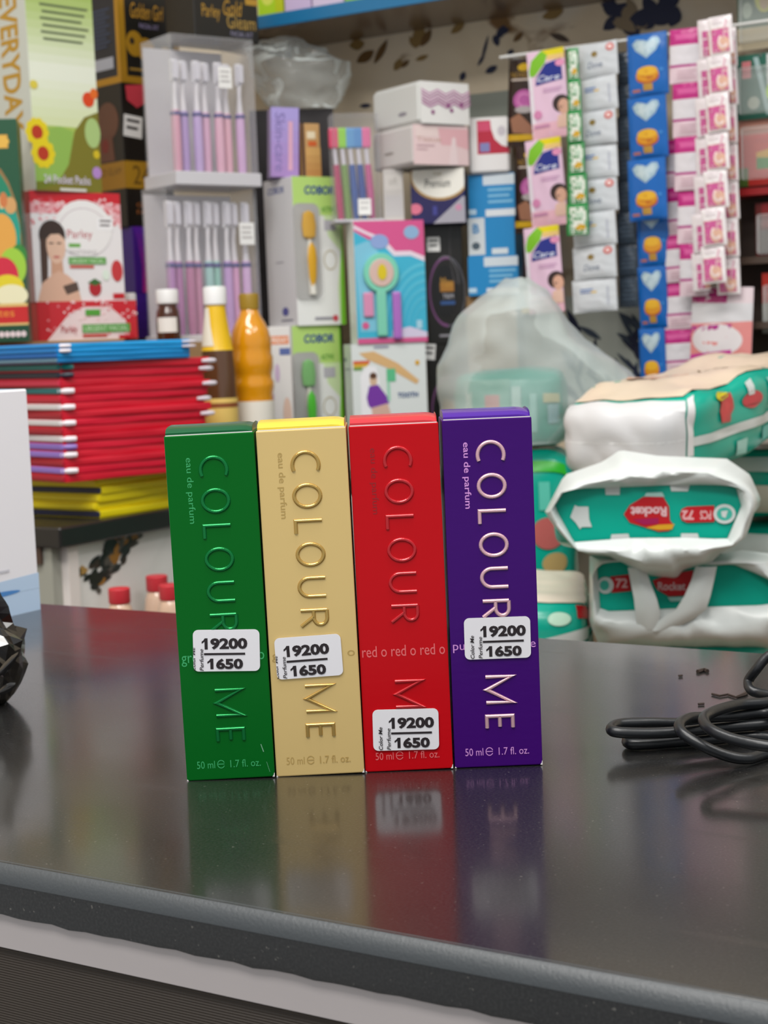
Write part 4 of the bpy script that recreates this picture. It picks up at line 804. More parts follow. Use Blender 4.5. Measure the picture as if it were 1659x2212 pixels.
bb = []
z = ZC
hid = Carton('cardboard_carton', 'plain cardboard carton under the light blue cartons, behind the plastic bag', 'carton', 1012, 1120, 640, 1000, 2.31, -12, 0.10, M('9c7b54', 0.8), z0=ZC)
z = hid.top
for i, (yt, lab) in enumerate([(556, 'lowest light blue carton, half behind the plastic bag'), (472, 'middle light blue carton with a white end panel'), (378, 'topmost light blue carton under the red and white box')]):
    c = Carton('soap_box', lab, 'carton', 1012, 1112 + (8 if i == 0 else 0), yt, yt + 90, 2.30, -12, 0.10, M('0f86c4', 0.35), z0=z, group='light blue cartons'); z = c.top
    p = Print(); p.rect(0, 0, 1, 1, M('1488c6', 0.35))
    if i == 1: p.rect(0, 0, 0.36, 0.95, M('d3d9dc', 0.35)); p.ell(0.16, 0.72, 0.09, 0.1, M('4a5a66', 0.4)); p.text('B', 0.1, 0.15, 0.24, 0.4, M('1f7fb8', 0.4), bold=0.03); p.rect(0.5, 0.8, 0.85, 0.95, M('d9e2e8', 0.4))
    else: p.rect(0.32, 0.02, 1, 0.26, M('d6dfe6', 0.35)); p.lines(0.42, 0.34, 0.95, 0.75, 3, M('7fbfe2', 0.4)); p.rect(0.36, 0.82, 1, 0.98, M('e3e8ec', 0.35)); p.rect(0, 0.8, 0.16, 0.92, M('bcd8ea', 0.4))
    p.build('printed_panel', c.root, c.front); bb.append(c)
rw = Carton('soap_box', 'white and crimson box standing on the light blue cartons', 'carton', 1012, 1100, 255, 374, 2.29, -8, 0.09, M('e9e5e3', 0.35), z0=z + 0.0003, bevel=0.003)
p = Print(); p.rect(0.22, 0.06, 1, 0.66, M('b80d33', 0.35)); p.rect(0.23, 0.08, 0.55, 0.25, M('d2456a', 0.35)); p.poly([(0.55, 0.05), (1, 0.05), (1, 0.56), (0.82, 0.52), (0.65, 0.4), (0.57, 0.22)], M('ece8e6', 0.35)); p.rect(0.28, 0.46, 0.52, 0.62, M('7f7fb4', 0.4)); p.ell(0.82, 0.26, 0.1, 0.09, M('c8c0c6', 0.4)); p.build('printed_panel', rw.root, rw.front, eps=0.0001)

# upright toothbrushes in the clear box left of the tissue boxes
pc = Carton('clear_toothbrush_box', 'clear plastic box of bright toothbrushes beside the tissue boxes', 'display box', 722, 822, 244, 478, 2.255, 10, 0.042, None, z0=pk.root.location.z + pk.H, body=None)
shell(pc, 'p', None, t=0.001, baseh=0.004, basem=M('c9c6cc', 0.4))
for i, (c1_, c2_, nm) in enumerate([('d8486e', 'b83a66', 'crimson'), ('8fd030', '7a9a50', 'lime green'), ('5a9ad0', '3a5aa0', 'sky blue'), ('4a8ac8', '33509a', 'deep blue'), ('e0689c', 'c85a90', 'rose pink')]):
    x = -pc.W / 2 + 0.010 + i * (pc.W - 0.020) / 4.0
    a = pc.a; off = Vector((math.cos(a) * x, math.sin(a) * x, 0.0045)); h = pc.H - 0.022
    o = thing('toothbrush', '%s toothbrush in the clear box beside the tissue boxes' % nm, 'toothbrush', Vector(pc.root.location) + off, (0, 0.0, a), 'bright toothbrushes in the clear box')
    b = MB(); b.tube([(0.0, 0, 0), (-0.002, 0, h * 0.3), (-0.004, 0, h * 0.6)], [0.004, 0.0055, 0.0045], 8, M(c2_, 0.3)); b.build('handle', o, smooth=True)
    b = MB(); b.tube([(-0.004, 0, h * 0.6), (-0.006, 0, h * 0.8)], [0.003, 0.003], 8, M('d9d4dc', 0.3)); b.build('neck', o, smooth=True)
    b = MB(); b.box(-0.013, 0.001, -0.006, 0.006, h * 0.78, h, M(c1_, 0.3)); b.build('cap', o, bevel=0.003, seg=2)
pc.sticker(pc.front, 0.62, 0.86, 0.018, 0.022, dark='c9c6c4')

# crumpled bags ------------------------------------------------------
def blob(name, label, cat, ol, orr, ys, d, depth, mat, nz, part, seed=0, n=40, m=26, fn_noise=30, tint=None, facet=False, z0=None):
    """bag whose outline in the picture is ol..orr at rows ys (top to bottom) and whose depth is real"""
    rows = len(ys); c = P((ol[-1] + orr[-1]) / 2, ys[-1], d); zb = c.z if z0 is None else z0
    o = thing(name, label, cat, (c.x, c.y, zb), YAW)
    def lerp(A, t):
        x = t * (rows - 1); i = min(int(x), rows - 2); f = x - i; return A[i] * (1 - f) + A[i + 1] * f
    k = d / FPX; cx0 = (ol[-1] + orr[-1]) / 2
    def f(u, v):
        y = lerp(ys, v); l, r = lerp(ol, v), lerp(orr, v); w = 2 * math.pi * u
        X = ((l + r) / 2 - cx0) * k + (r - l) / 2 * k * math.cos(w)
        Yd = depth * math.sin(w) * min(1.0, 0.25 + (r - l) / 260.0)
        Z = P((l + r) / 2, y, d).z - zb
        q = Vector((X * fn_noise, Yd * fn_noise, Z * fn_noise + seed))
        e = nz * (noise.noise(q) + 0.6 * abs(noise.noise(q * 2.3)) + 0.3 * noise.noise(q * 5.1))
        return (X + e * math.cos(w), Yd + e * math.sin(w), max(0.0, Z + 0.3 * e * (1 - v)))
    b = MB(); b.grid(f, n, m, mat, wrap=True)
    b.poly([f(i / n, 0) for i in range(n)], mat)
    b.poly([f(i / n, 1) for i in range(n)][::-1], mat)
    b.build(part, o, smooth=not facet); return o
milky = film('milky_plastic', 'c9d2d0', 0.42, 0.25, 0.3)
blob('clear_bag', 'crumpled clear plastic bag above the lilac carton', 'plastic bag', [548, 548, 552, 565, 585], [640, 700, 752, 742, 720], [88, 110, 140, 200, 240], 2.44, 0.035, film('thin_clear_plastic', 'e9efec', 0.20, 0.6, 0.05), 0.012, 'film', 5, fn_noise=35, z0=bk.top)

# ------------------------------------------------------------------ wall shelf with blue front edge
zs = PY(700, 97, WY).z; YS = 1.965
sh = thing('wall_shelf', 'brown wall shelf with a blue front edge at the top of the picture', 'shelf', (-0.9, WY, zs))
b = MB(); b.box(-0.62, 1.2, YS + 0.004 - WY, -0.001, 0, 0.016, M('6a5847', 0.22, wear=12)); b.build('shelf_board', sh)
b = MB(); b.box(-0.62, 1.2, YS - WY, YS + 0.004 - WY, -0.001, 0.0175, M('1f6f9e', 0.35)); b.build('edge_strip', sh, bevel=0.0008)
for x in (-0.55, 0.4):
    b = MB(); b.box(x, x + 0.014, YS + 0.03 - WY, -0.001, -0.012, 0, M('5a4a3c', 0.4)); b.build('bracket', sh)
for i, (xl, xr, col, lab, txt) in enumerate([(558, 611, 'b9c416', 'yellow-green carton at the left end of the blue-edged shelf', 1), (615, 671, 'cbb6d8', 'left lilac-white carton on the blue-edged shelf', 0),
                                             (675, 742, 'd3c3dc', 'right lilac-white carton on the blue-edged shelf', 0), (746, 850, '8cc63a', 'bright green carton on the blue-edged shelf', 2)]):
    ym = 20; p0 = Vector((0, YS + 0.012, 0)); A = PP(xl, ym, p0, 0.0); B_ = PP(xr, ym, p0, 0.0)
    w = B_.x - A.x; h = 0.075; o = thing('soap_box', lab, 'carton', ((A.x + B_.x) / 2, YS + 0.012 + 0.035, zs + 0.0162), 0, 'cartons on the blue-edged shelf')
    b = MB(); b.box(-w / 2, w / 2, -0.035, 0.035, 0, h, M(col, 0.4)); b.build('body', o, bevel=0.0008)
    p = Print(); f = lambda u, v, e, w=w, h=h: (-w / 2 + u * w, -0.035 - e, h * (1 - v))
    if txt == 1: p.rect(0, 0, 0.7, 1, M('a9cf20', 0.4)); p.ell(0.4, 0.62, 0.25, 0.16, M('d3dc5a', 0.4))
    elif txt == 2: p.rect(0, 0.0, 1, 0.3, M('5fae2c', 0.4)); p.rect(0.1, 0.5, 0.5, 0.6, M('d8ecc0', 0.4))
    else: p.ell(0.3, 0.6, 0.08, 0.07, M('8d7ca6', 0.4)); p.rect(0.5, 0.55, 0.85, 0.62, M('b59cc4', 0.4)); p.rect(0, 0, 1, 0.2, M('e3d8ea', 0.4))
    p.build('printed_panel', o, f)

# ------------------------------------------------------------------ rod with hanging sachet strips
YR = 2.02
ra, rb = PY(1080, 126, YR), PY(1660, 46, YR)
zr = (PY(1200, 108, YR).z + PY(1400, 80, YR).z) / 2
rod = thing('hanging_rod', 'thin white rod along the wall that carries the sachet strips', 'rod', (ra.x, YR, zr))
b = MB(); b.tube([(0, 0, 0), (rb.x - ra.x + 0.25, 0, 0)], 0.002, 10, M('e3e3e0', 0.3)); b.build('bar', rod, smooth=True)
for x in (0.01, rb.x - ra.x + 0.2):
    b = MB(); b.tube([(x, 0, 0), (x, WY - YR - 0.001, 0)], 0.003, 8, M('c9c9c6', 0.3)); b.build('bracket', rod, smooth=True)

def strip(name, label, tl, tr, yt, bl_, br_, yb, n, Y, base, designs, bulge=0.0035, group='sachet strips hanging from the rod', sub=0.12, rough=0.25, tilt=0.0):
    """strip of joined sachets hanging in the plane Y: pixel columns at the top (tl, tr) and bottom (bl_, br_)"""
    A, B_ = PY(tl, yt, Y), PY(tr, yt, Y); C_, D_ = PY(bl_, yb, Y), PY(br_, yb, Y)
    w0, w1 = B_.x - A.x, D_.x - C_.x; zt, zb = (A.z + B_.z) / 2, (C_.z + D_.z) / 2; H = (zt - zb) / n
    x0, x1 = (A.x + B_.x) / 2, (C_.x + D_.x) / 2; w = (w0 + w1) / 2
    o = thing(name, label, 'sachets', (x1, Y, zb), 0, group)
    def surf(u, v, e, s=1):
        uu, vv = 2 * u - 1, 2 * v - 1
        q = max(0, 1 - abs(uu) ** 3) * max(0, 1 - abs(vv) ** 5)
        cr = 0.0009 * noise.noise(Vector((u * 5, v * 7, w * 99))) * q ** 0.3
        return ((u - 0.5) * w, -s * (bulge * q + 0.0004) - cr - e, H * (1 - v))
    protos = []
    for dz in designs:
        b = MB(); b.grid(lambda u, v: surf(u, 1 - v, 0), 10, 14, M(base, rough)); b.grid(lambda u, v: surf(u, v, 0, -0.8), 6, 8, M(base, rough))
        s = b.build('sachet', o, smooth=True); p = Print(); dz(p); p.build('printed_panel', s, lambda u, v, e: surf(u, v, e), sub=sub, eps=0.00007); protos.append(s)
    for i in range(n):
        s = protos[i] if i < len(protos) else copy_tree(protos[i % len(protos)], o)
        f = (i + 0.5) / n
        s.location = ((x0 - x1) * (1 - f), 0.002 * math.sin(i * 2.1), H * (n - 1 - i)); s.rotation_euler = (0.03 * math.sin(i * 1.7), math.atan2(x1 - x0, zt - zb) * 1.0 + 0.01 * math.sin(i * 3.1), 0.06 * math.sin(i * 1.3 + w * 50))
        k = w0 + (w1 - w0) * f; s.scale = (k / w, 1, 1)
    return o
def d_brown(p):
    p.rect(0, 0, 1, 1, M('2b1812', 0.3)); p.rect(0, 0.86, 1, 0.93, M('d3a81a', 0.3)); p.ell(0.5, 0.1, 0.2, 0.045, M('d6ae1c', 0.3)); p.text('NOVELLO', 0.1, 0.15, 0.9, 0.215, M('a8822c', 0.3)); p.rect(0.12, 0.23, 0.9, 0.25, M('cfc0b4', 0.3)); p.ell(0.55, 0.47, 0.36, 0.12, M('b85aa0', 0.3)); p.arc(0.55, 0.47, 0.24, 0.08, 0.3, 0, 300, M('d27fb8', 0.3)); p.ell(0.55, 0.58, 0.3, 0.04, M('b0a8a8', 0.3)); p.poly([(0.1, 0.68), (0.4, 0.62), (0.9, 0.8), (0.8, 0.86), (0.2, 0.84)], M('9c6b52', 0.3))
def d_pink(p):
    p.rect(0, 0, 1, 1, M('e6c3da', 0.25)); p.rect(0, 0.15, 0.12, 0.95, M('efe9f0', 0.25)); p.rect(0, 0.82, 1, 1, M('e8b4c2', 0.25)); p.rect(0.4, 0.0, 1, 0.07, M('dfce10', 0.25)); p.rect(0.55, 0.07, 1, 0.125, M('e6c07a', 0.25)); p.poly([(0.04, 0.22), (0.12, 0.1), (0.4, 0.0), (0.56, 0.06), (0.5, 0.15), (0.2, 0.28), (0.06, 0.28)], M('7cbf2c', 0.25))
    p.poly([(0.5, 0.16), (0.92, 0.12), (0.92, 0.36), (0.2, 0.39), (0.24, 0.30)], M('1d2a86', 0.25)); p.ell(0.88, 0.17, 0.12, 0.04, M('e08fb4', 0.25)); p.text('Care', 0.26, 0.285, 0.86, 0.355, M('dfe3f2', 0.25), bold=0.01, shear=0.3); p.lines(0.4, 0.44, 0.9, 0.5, 2, M('c99ac0', 0.3)); p.ell(0.85, 0.63, 0.22, 0.1, M('33201c', 0.3)); p.ell(0.9, 0.665, 0.14, 0.085, M('d8a58c', 0.3)); p.poly([(0.7, 0.86), (0.75, 0.76), (0.95, 0.74), (1, 0.76), (1, 0.9), (0.72, 0.9)], M('e3bba8', 0.3)); p.ell(0.2, 0.72, 0.12, 0.05, M('d687b2', 0.3)); p.rect(0.08, 0.84, 0.5, 0.87, M('c98ab0', 0.3))
def d_green(p):
    p.rect(0, 0, 1, 1, M('1d8a40', 0.25)); p.rect(0.16, 0.1, 0.92, 0.96, M('e3e6da', 0.25)); p.ell(0.66, 0.75, 0.24, 0.1, M('d0a21c', 0.25)); p.rect(0.4, 0.25, 0.8, 0.45, M('bcd2bc', 0.3)); p.rect(0.2, 0.3, 0.27, 0.85, M('7fae8a', 0.3))
def d_grey(p):
    p.rect(0, 0.02, 1, 0.98, M('cfd2d6', 0.25)); p.ell(0.45, 0.34, 0.08, 0.09, M('8a7030', 0.3)); p.text('Dove', 0.26, 0.55, 0.64, 0.74, M('5c6a86', 0.3), shear=0.3); p.ell(0.84, 0.18, 0.1, 0.12, M('c9605a', 0.3)); p.ell(0.84, 0.18, 0.05, 0.06, M('e3c6c2', 0.3))
def d_grey2(p):
    p.rect(0, 0.02, 1, 0.98, M('d3d6da', 0.25)); p.rect(0.2, 0.28, 0.5, 0.34, M('7a90bc', 0.3)); p.rect(0.2, 0.37, 0.45, 0.42, M('6d7fae', 0.3)); p.rect(0.45, 0.37, 0.58, 0.42, M('d6ae3a', 0.3)); p.rect(0.8, 0.25, 0.85, 0.8, M('b9bcc6', 0.3))
def d_slate(p): p.rect(0, 0.02, 1, 0.98, M('38424e', 0.3)); p.lines(0.15, 0.15, 0.9, 0.85, 5, M('4a5664', 0.35))
def d_blue(p):
    p.rect(0, 0, 1, 1, M('0f62b4', 0.25)); p.rect(0, 0.96, 1, 1, M('0b4f98', 0.25)); sv = M('a9c4d2', 0.3, 0.4)
    p.poly([(0.5, 0.40), (0.22, 0.26), (0.14, 0.15), (0.24, 0.08), (0.42, 0.10), (0.52, 0.13), (0.66, 0.07), (0.80, 0.08), (0.84, 0.16), (0.74, 0.28)], sv); p.poly([(0.5, 0.35), (0.28, 0.24), (0.22, 0.15), (0.4, 0.12), (0.52, 0.16), (0.7, 0.1), (0.76, 0.16), (0.68, 0.26)], M('c6d8e0', 0.3, 0.3))
    p.ell(0.5, 0.70, 0.29, 0.10, M('b5561c', 0.3)); p.ell(0.5, 0.66, 0.29, 0.11, M('d6901c', 0.3)); p.ell(0.5, 0.60, 0.26, 0.075, M('e6b02c', 0.3)); p.rect(0.38, 0.80, 0.62, 0.91, M('b88c3a', 0.3)); p.rect(0.1, 0.88, 0.3, 0.92, M('b8705a', 0.3)); p.ell(0.85, 0.6, 0.05, 0.025, M('3a86cc', 0.3), 10)
def d_pw(p):
    p.rect(0, 0.0, 1, 0.30, M('c02a80', 0.25)); p.rect(0.1, 0.1, 0.9, 0.2, M('d65a9c', 0.3)); p.rect(0, 0.30, 1, 0.66, M('e0dbe0', 0.25)); p.rect(0, 0.66, 1, 0.71, M('b03a86', 0.25)); p.rect(0, 0.71, 1, 1, M('e6cdd6', 0.25)); p.lines(0.25, 0.77, 0.85, 0.95, 3, M('cdaab6', 0.3))
def d_sw(p):
    p.rect(0, 0, 1, 1, M('ebe3e4', 0.25)); p.rect(0.1, 0.32, 0.86, 0.95, M('dfb9a4', 0.25)); p.rect(0.12, 0.34, 0.84, 0.93, M('cf5c98', 0.25)); p.ell(0.6, 0.72, 0.25, 0.2, M('e3b49c', 0.3)); p.arc(0.6, 0.66, 0.22, 0.18, 0.4, 120, 330, M('f0d9d4', 0.3)); p.poly([(0.75, 0.1), (0.82, 0.1), (0.66, 0.6), (0.58, 0.6)], M('d9a3b4', 0.3)); p.lines(0.2, 0.06, 0.7, 0.25, 2, M('d3c3ca', 0.3), 0.3)
def d_sw2(p):
    p.rect(0, 0, 1, 1, M('e6dcde', 0.25)); p.rect(0.3, 0.3, 1, 0.95, M('c95c94', 0.25)); p.rect(0.7, 0.34, 1, 0.95, M('e0a890', 0.25))
def d_big(p):
    p.rect(0, 0, 1, 1, M('e6d3d8', 0.25)); p.rect(0, 0.02, 0.6, 0.2, M('c22a80', 0.25)); p.rect(0, 0.2, 1, 0.45, M('dcd9dc', 0.25)); p.poly([(0, 0.47), (1, 0.42), (1, 0.9), (0, 0.98)], M('e58f8c', 0.25)); p.poly([(0, 0.5), (0.7, 0.46), (0.65, 0.55), (0, 0.58)], M('b83a90', 0.25)); p.ell(0.45, 0.66, 0.42, 0.2, M('e9e0e2', 0.3)); p.poly([(0, 0.86), (0.7, 0.78), (0.7, 0.86), (0, 0.94)], M('cf3a9c', 0.25)); p.rect(0, 0.93, 1, 1, M('efe6e8', 0.25))
strip('sachet_strip', 'dark brown rose-printed sachet strip, leftmost on the rod', 1086, 1152, 128, 1132, 1196, 690, 3, 2.045, '2b1812', [d_brown])
strip('sachet_strip', 'pink sachet strip with green tags and navy labels', 1152, 1232, 106, 1140, 1218, 676, 3, 2.012, 'e6c3da', [d_pink])
strip('sachet_strip', 'narrow green-bordered sachet strip with gold dots', 1226, 1247, 104, 1226, 1274, 508, 6, 1.992, '1d8a40', [d_green], 0.002)
strip('sachet_strip', 'pale grey sachet strip with small bird emblems', 1252, 1336, 92, 1236, 1333, 674, 8, 2.014, 'c9ccd0', [d_grey, d_grey2], 0.004)
strip('sachet_strip', 'dark slate sachet strip half behind the blue one', 1334, 1366, 112, 1336, 1380, 664, 8, 2.045, '38424e', [d_slate], 0.0025)
strip('sachet_strip', 'upper part of the blue biscuit sachet strip with silver hearts', 1359, 1444, 72, 1360, 1443, 476, 3, 2.010, '0f62b4', [d_blue], 0.004)
strip('sachet_strip', 'blue biscuit sachet strip hanging lower, behind the first one', 1378, 1446, 440, 1385, 1440, 842, 3, 2.034, '0f62b4', [d_blue], 0.004)
strip('sachet_strip', 'white and magenta banded sachet strip right of the blue one', 1444, 1512, 62, 1470, 1530, 640, 5, 2.006, 'e6dbe0', [d_pw], 0.003)
strip('sachet_strip', 'second white and magenta strip reaching down to the diaper packs', 1440, 1500, 300, 1430, 1502, 812, 5, 2.036, 'e6dbe0', [d_pw], 0.003)
strip('sachet_strip', 'front strip of small white sachets with pink squares', 1536, 1586, 34, 1516, 1568, 612, 7, 1.975, 'ebe3e4', [d_sw], 0.003)
strip('sachet_strip', 'rear strip of small white sachets, left of the front one', 1512, 1542, 42, 1496, 1534, 628, 7, 1.995, 'e6dcde', [d_sw2], 0.002)
strip('sachet_strip', 'right strip of small white sachets, behind the front one', 1572, 1592, 60, 1548, 1600, 636, 7, 2.002, 'ebe3e4', [d_sw], 0.002)
strip('sachet_strip', 'large pink and white sachet hanging below the small ones', 1486, 1612, 620, 1490, 1632, 792, 1, 2.018, 'e6d3d8', [d_big], 0.006)

# ------------------------------------------------------------------ dark rack with blister cards at the right edge
rk = thing('wall_rack', 'dark brown wall rack at the right edge of the picture', 'rack', (PY(1700, 500, 2.09).x, 2.09, 0.9))
xr0 = PY(1598, 500, 2.09).x; xr1 = xr0 + 0.35; rx = rk.location.x
b = MB(); b.box(xr0 - rx, xr1 - rx, 0.0, WY - 2.09 - 0.001, -0.9, 0.55, M('33261e', 0.6, wear=30)); b.build('back_board', rk, bevel=0.002)
for i, y in enumerate((412, 560, 700)):
    zz = PY(1640, y, 2.05).z - 0.9; b = MB(); b.box(xr0 - rx + 0.002, xr1 - rx, -0.055, 0.0, zz - 0.006, zz + 0.003, M('8f1216' if i == 0 else '4a3a30', 0.4)); b.build('rail', rk)
def card(name, label, x0, x1, yt, yb, Y, base, fn, cat='blister pack'):
    A, B_ = PY(x0, yt, Y), PY(x1, yt, Y); C_ = PY(x0, yb, Y); w = B_.x - A.x; h = A.z - C_.z
    o = thing(name, label, cat, (A.x + w / 2, Y, C_.z), 0); b = MB(); b.box(-w / 2, w / 2, -0.0005, 0.0015, 0, h, M(base, 0.4)); b.build('backing_card', o)
    p = Print(); fn(p); p.build('printed_panel', o, lambda u, v, e: (-w / 2 + u * w, -0.0006 - e, h * (1 - v)))
    b = MB(); b.box(-w * 0.42, w * 0.42, -0.014, -0.003, h * 0.08, h * 0.8, film('blister_film', 'eef2f0', 0.12, 0.5, 0.08)); b.build('clear_blister', o, bevel=0.004, seg=2)
    b = MB(); b.tube([(0, -0.002, h * 0.97), (0, 2.088 - Y, h * 0.99)], 0.0015, 6, M('9a9a98', 0.3, 0.8)); b.build('hook', o)
    return o
def c_green(p): p.rect(0, 0, 1, 1, M('1f5f4e', 0.4)); p.rect(0.12, 0.1, 0.3, 0.36, M('d07a80', 0.4)); p.poly([(0.35, 0.05), (0.45, 0.05), (0.7, 0.95), (0.6, 0.95)], M('9fb8b8', 0.4)); p.rect(0.62, 0.02, 0.85, 0.5, M('cfd0d0', 0.4)); p.rect(0.85, 0.02, 1, 0.5, M('96cf2c', 0.4)); p.ell(0.82, 0.6, 0.22, 0.18, M('b8dc3a', 0.4)); p.ell(0.86, 0.64, 0.15, 0.15, M('d9bfa4', 0.4)); p.ell(0.35, 0.75, 0.12, 0.1, M('a9b0a0', 0.4))
def c_red(p): p.rect(0, 0, 1, 1, M('c02a22', 0.4)); p.rect(0, 0, 1, 0.3, M('c48a78', 0.4)); p.rect(0.3, 0.42, 1, 0.82, M('c8321e', 0.4)); p.rect(0.35, 0.55, 1, 0.78, M('2f8a24', 0.4)); p.poly([(0.35, 0.55), (0.7, 0.5), (1, 0.55), (1, 0.65), (0.35, 0.62)], M('d8a81c', 0.4)); p.rect(0, 0.75, 0.18, 1, M('4a6a20', 0.4))
def c_top(p): p.rect(0, 0, 1, 0.72, M('44604f', 0.4)); p.ell(0.55, 0.35, 0.2, 0.2, M('b8b83a', 0.4)); p.ell(0.55, 0.4, 0.1, 0.12, M('b89a74', 0.4)); p.rect(0, 0.72, 1, 1, M('c9bca0', 0.4)); p.ell(0.2, 0.5, 0.1, 0.1, M('9fae9c', 0.4))
card('blister_pack', 'green blister card at the top right corner', 1592, 1700, -60, 112, 2.045, '44604f', c_top)
card('blister_pack', 'teal blister card with lime green print below the top right one', 1590, 1698, 122, 262, 2.035, '1f5f4e', c_green)
card('blister_pack', 'red blister card with green and yellow print', 1596, 1704, 246, 404, 2.042, 'c02a22', c_red)
card('blister_pack', 'dark red card low on the rack at the right edge', 1632, 1720, 440, 560, 2.05, '5a1512', lambda p: (p.rect(0.15, 0.0, 1, 0.45, M('7d1418', 0.4)), p.rect(0.1, 0.5, 0.9, 0.9, M('54413a', 0.4))))
card('blister_pack', 'red and grey card lowest on the rack at the right edge', 1646, 1730, 590, 720, 2.05, '8a1c12', lambda p: (p.rect(0, 0, 1, 0.5, M('a82414', 0.4)), p.rect(0, 0.5, 1, 1, M('8d8a80', 0.4))))

# ------------------------------------------------------------------ diaper packs
TEAL = '0aa48e'
def pack(label, px, py, d, th, w, dep, h, z0=None, nexp=7.0, base=TEAL, pitch=0.0, roll=0.0, nz=0.004, seed=0, group='diaper packs piled behind the counter', name='diaper_pack'):
    """soft plastic pack; px py: pixel of the middle of the front face bottom edge"""
    a = YAW + math.radians(th); c = P(px, py, d); n = Vector((-math.sin(a), math.cos(a), 0))
    o = thing(name, label, 'diaper pack', Vector((c.x, c.y, c.z if z0 is None else z0)) + n * dep / 2, (pitch, roll, a), group)
    def g(x, y, z, e=0.0):
        r = (abs(x) ** nexp + abs(y) ** nexp + abs(z) ** nexp) ** (1 / nexp)
        q = Vector((x * w / 2, y * dep / 2, z * h / 2)) / r
        nn = Vector((x ** 5 / w, y ** 5 / dep, z ** 5 / h)); nn.normalize()
        k = nz * (noise.noise(q * 14 + Vector((seed, 0, 0))) + 0.7 * abs(noise.noise(q * 33 + Vector((seed, 3, 0)))))
        k2 = max(0, 1 - x * x) * max(0, 1 - z * z)
        return q + nn * (k + (e + 0.0011 if e else 0.0)) + Vector((0, -0.008 * k2 if y < 0 else 0.004 * k2, h / 2))
    b = MB(); N = 16; mt = M(base, 0.25, wear=30)
    F = lambda fn: b.grid(fn, N, N, mt)
    s = lambda t: 2 * t - 1
    F(lambda u, v: g(s(u), -1, s(v))); F(lambda u, v: g(-s(u), 1, s(v))); F(lambda u, v: g(-1, -s(u), s(v))); F(lambda u, v: g(1, s(u), s(v))); F(lambda u, v: g(s(u), s(v), 1)); F(lambda u, v: g(s(u), -s(v), -1))
    b.build('pack_body', o, smooth=True)
    o_front = lambda u, v, e: g(s(u), -1, -s(v), e); o_right = lambda u, v, e: g(1, s(u), -s(v), e); o_top = lambda u, v, e: g(s(u), -s(v), 1, e); o_left = lambda u, v, e: g(-1, -s(u), -s(v), e)
    return o, o_front, o_right, o_top, o_left
WHT, RED = M('cbd0ce', 0.3), M('b81c24', 0.3)
def logo(p, u, v, su, sv, flip=False):
    f = -1 if flip else 1
    q = lambda pts: [(u + f * x * su, v + f * y * sv) for x, y in pts]
    p.poly(q([(-0.5, 0.15), (-0.42, -0.2), (-0.1, -0.45), (0.25, -0.42), (0.5, -0.1), (0.48, 0.2), (0.2, 0.42), (-0.25, 0.42)]), RED); p.poly(q([(-0.25, 0.5), (0.2, 0.5), (0.22, 0.42), (-0.28, 0.42)]), M('9fc8c0', 0.3)); p.poly(q([(-0.55, -0.2), (-0.45, -0.35), (-0.1, -0.46), (0.15, -0.42), (-0.2, -0.3)]), M('cf8a24', 0.3))
    p.text('Rocket', u - 0.40 * su, v - 0.16 * sv, u + 0.40 * su, v + 0.16 * sv, M('dcb4b8', 0.3), rot=180 if flip else 0, bold=0.035)
def pill(p, u, v, su, sv, txt='72 PCS', flip=False):
    f = -1 if flip else 1
    p.rect(u - 0.5 * su, v - 0.4 * sv, u + 0.5 * su, v + 0.4 * sv, RED); p.ell(u + f * -0.5 * su * -1, v, 0.4 * sv * su / su * 0.5 * (su / 0.26) * 0.9, 0.55 * sv, WHT); p.text(txt, u - 0.42 * su, v - 0.26 * sv, u + 0.25 * su, v + 0.26 * sv, M('dba6a8', 0.3), rot=180 if flip else 0, bold=0.03)

# teal packs under the milky bag
o, f, r, t, l = pack('teal diaper pack standing lowest under the milky plastic bag', 1100, 1330, 1.80, -6, 0.155, 0.16, 0.20, z0=ZB + 0.0005, seed=2)
p = Print(); p.rect(0.04, 0.02, 0.98, 0.10, M('2fae2c', 0.3)); p.ell(0.80, 0.45, 0.12, 0.09, M('b8605c', 0.3)); p.ell(0.85, 0.62, 0.10, 0.06, M('b59a62', 0.3)); p.rect(0.76, 0.7, 0.92, 0.84, M('b06060', 0.3)); p.rect(0.74, 0.16, 0.82, 0.32, M('5cc0ac', 0.3)); p.rect(0.1, 0.2, 0.6, 0.9, M('18a892', 0.3)); p.build('printed_panel', o, f, sub=0.1)
zt1 = ZB + 0.206
o, f, r, t, l = pack('teal diaper pack seen through the milky plastic bag', 1105, 1000, 1.82, -6, 0.125, 0.11, 0.085, z0=zt1, seed=5)
p = Print(); p.rect(0.08, 0.1, 0.5, 0.9, M('4aa890', 0.3)); p.rect(0.10, 0.25, 0.16, 0.7, M('a8c6b4', 0.3)); p.rect(0.28, 0.3, 0.41, 0.85, M('c46a64', 0.3)); p.rect(0.52, 0.2, 0.6, 0.8, M('a9d2c8', 0.3)); p.rect(0.68, 0.3, 0.74, 0.8, M('8fd0c4', 0.3)); p.rect(0.80, 0.30, 0.98, 0.42, M('cfc486', 0.3)); p.rect(0.84, 0.45, 0.96, 0.7, M('9ac4cc', 0.3)); p.build('printed_panel', o, f, sub=0.1)
blob('plastic_bag', 'milky white plastic bag draped over the teal packs', 'plastic bag', [1105, 1060, 1010, 985, 968, 966, 968, 972, 975], [1150, 1190, 1212, 1250, 1330, 1385, 1370, 1290, 1235], [600, 630, 680, 735, 785, 835, 865, 900, 950], 1.875, 0.11, milky, 0.011, 'film', 9, fn_noise=8, n=56, m=44, z0=zt1 + 0.001)

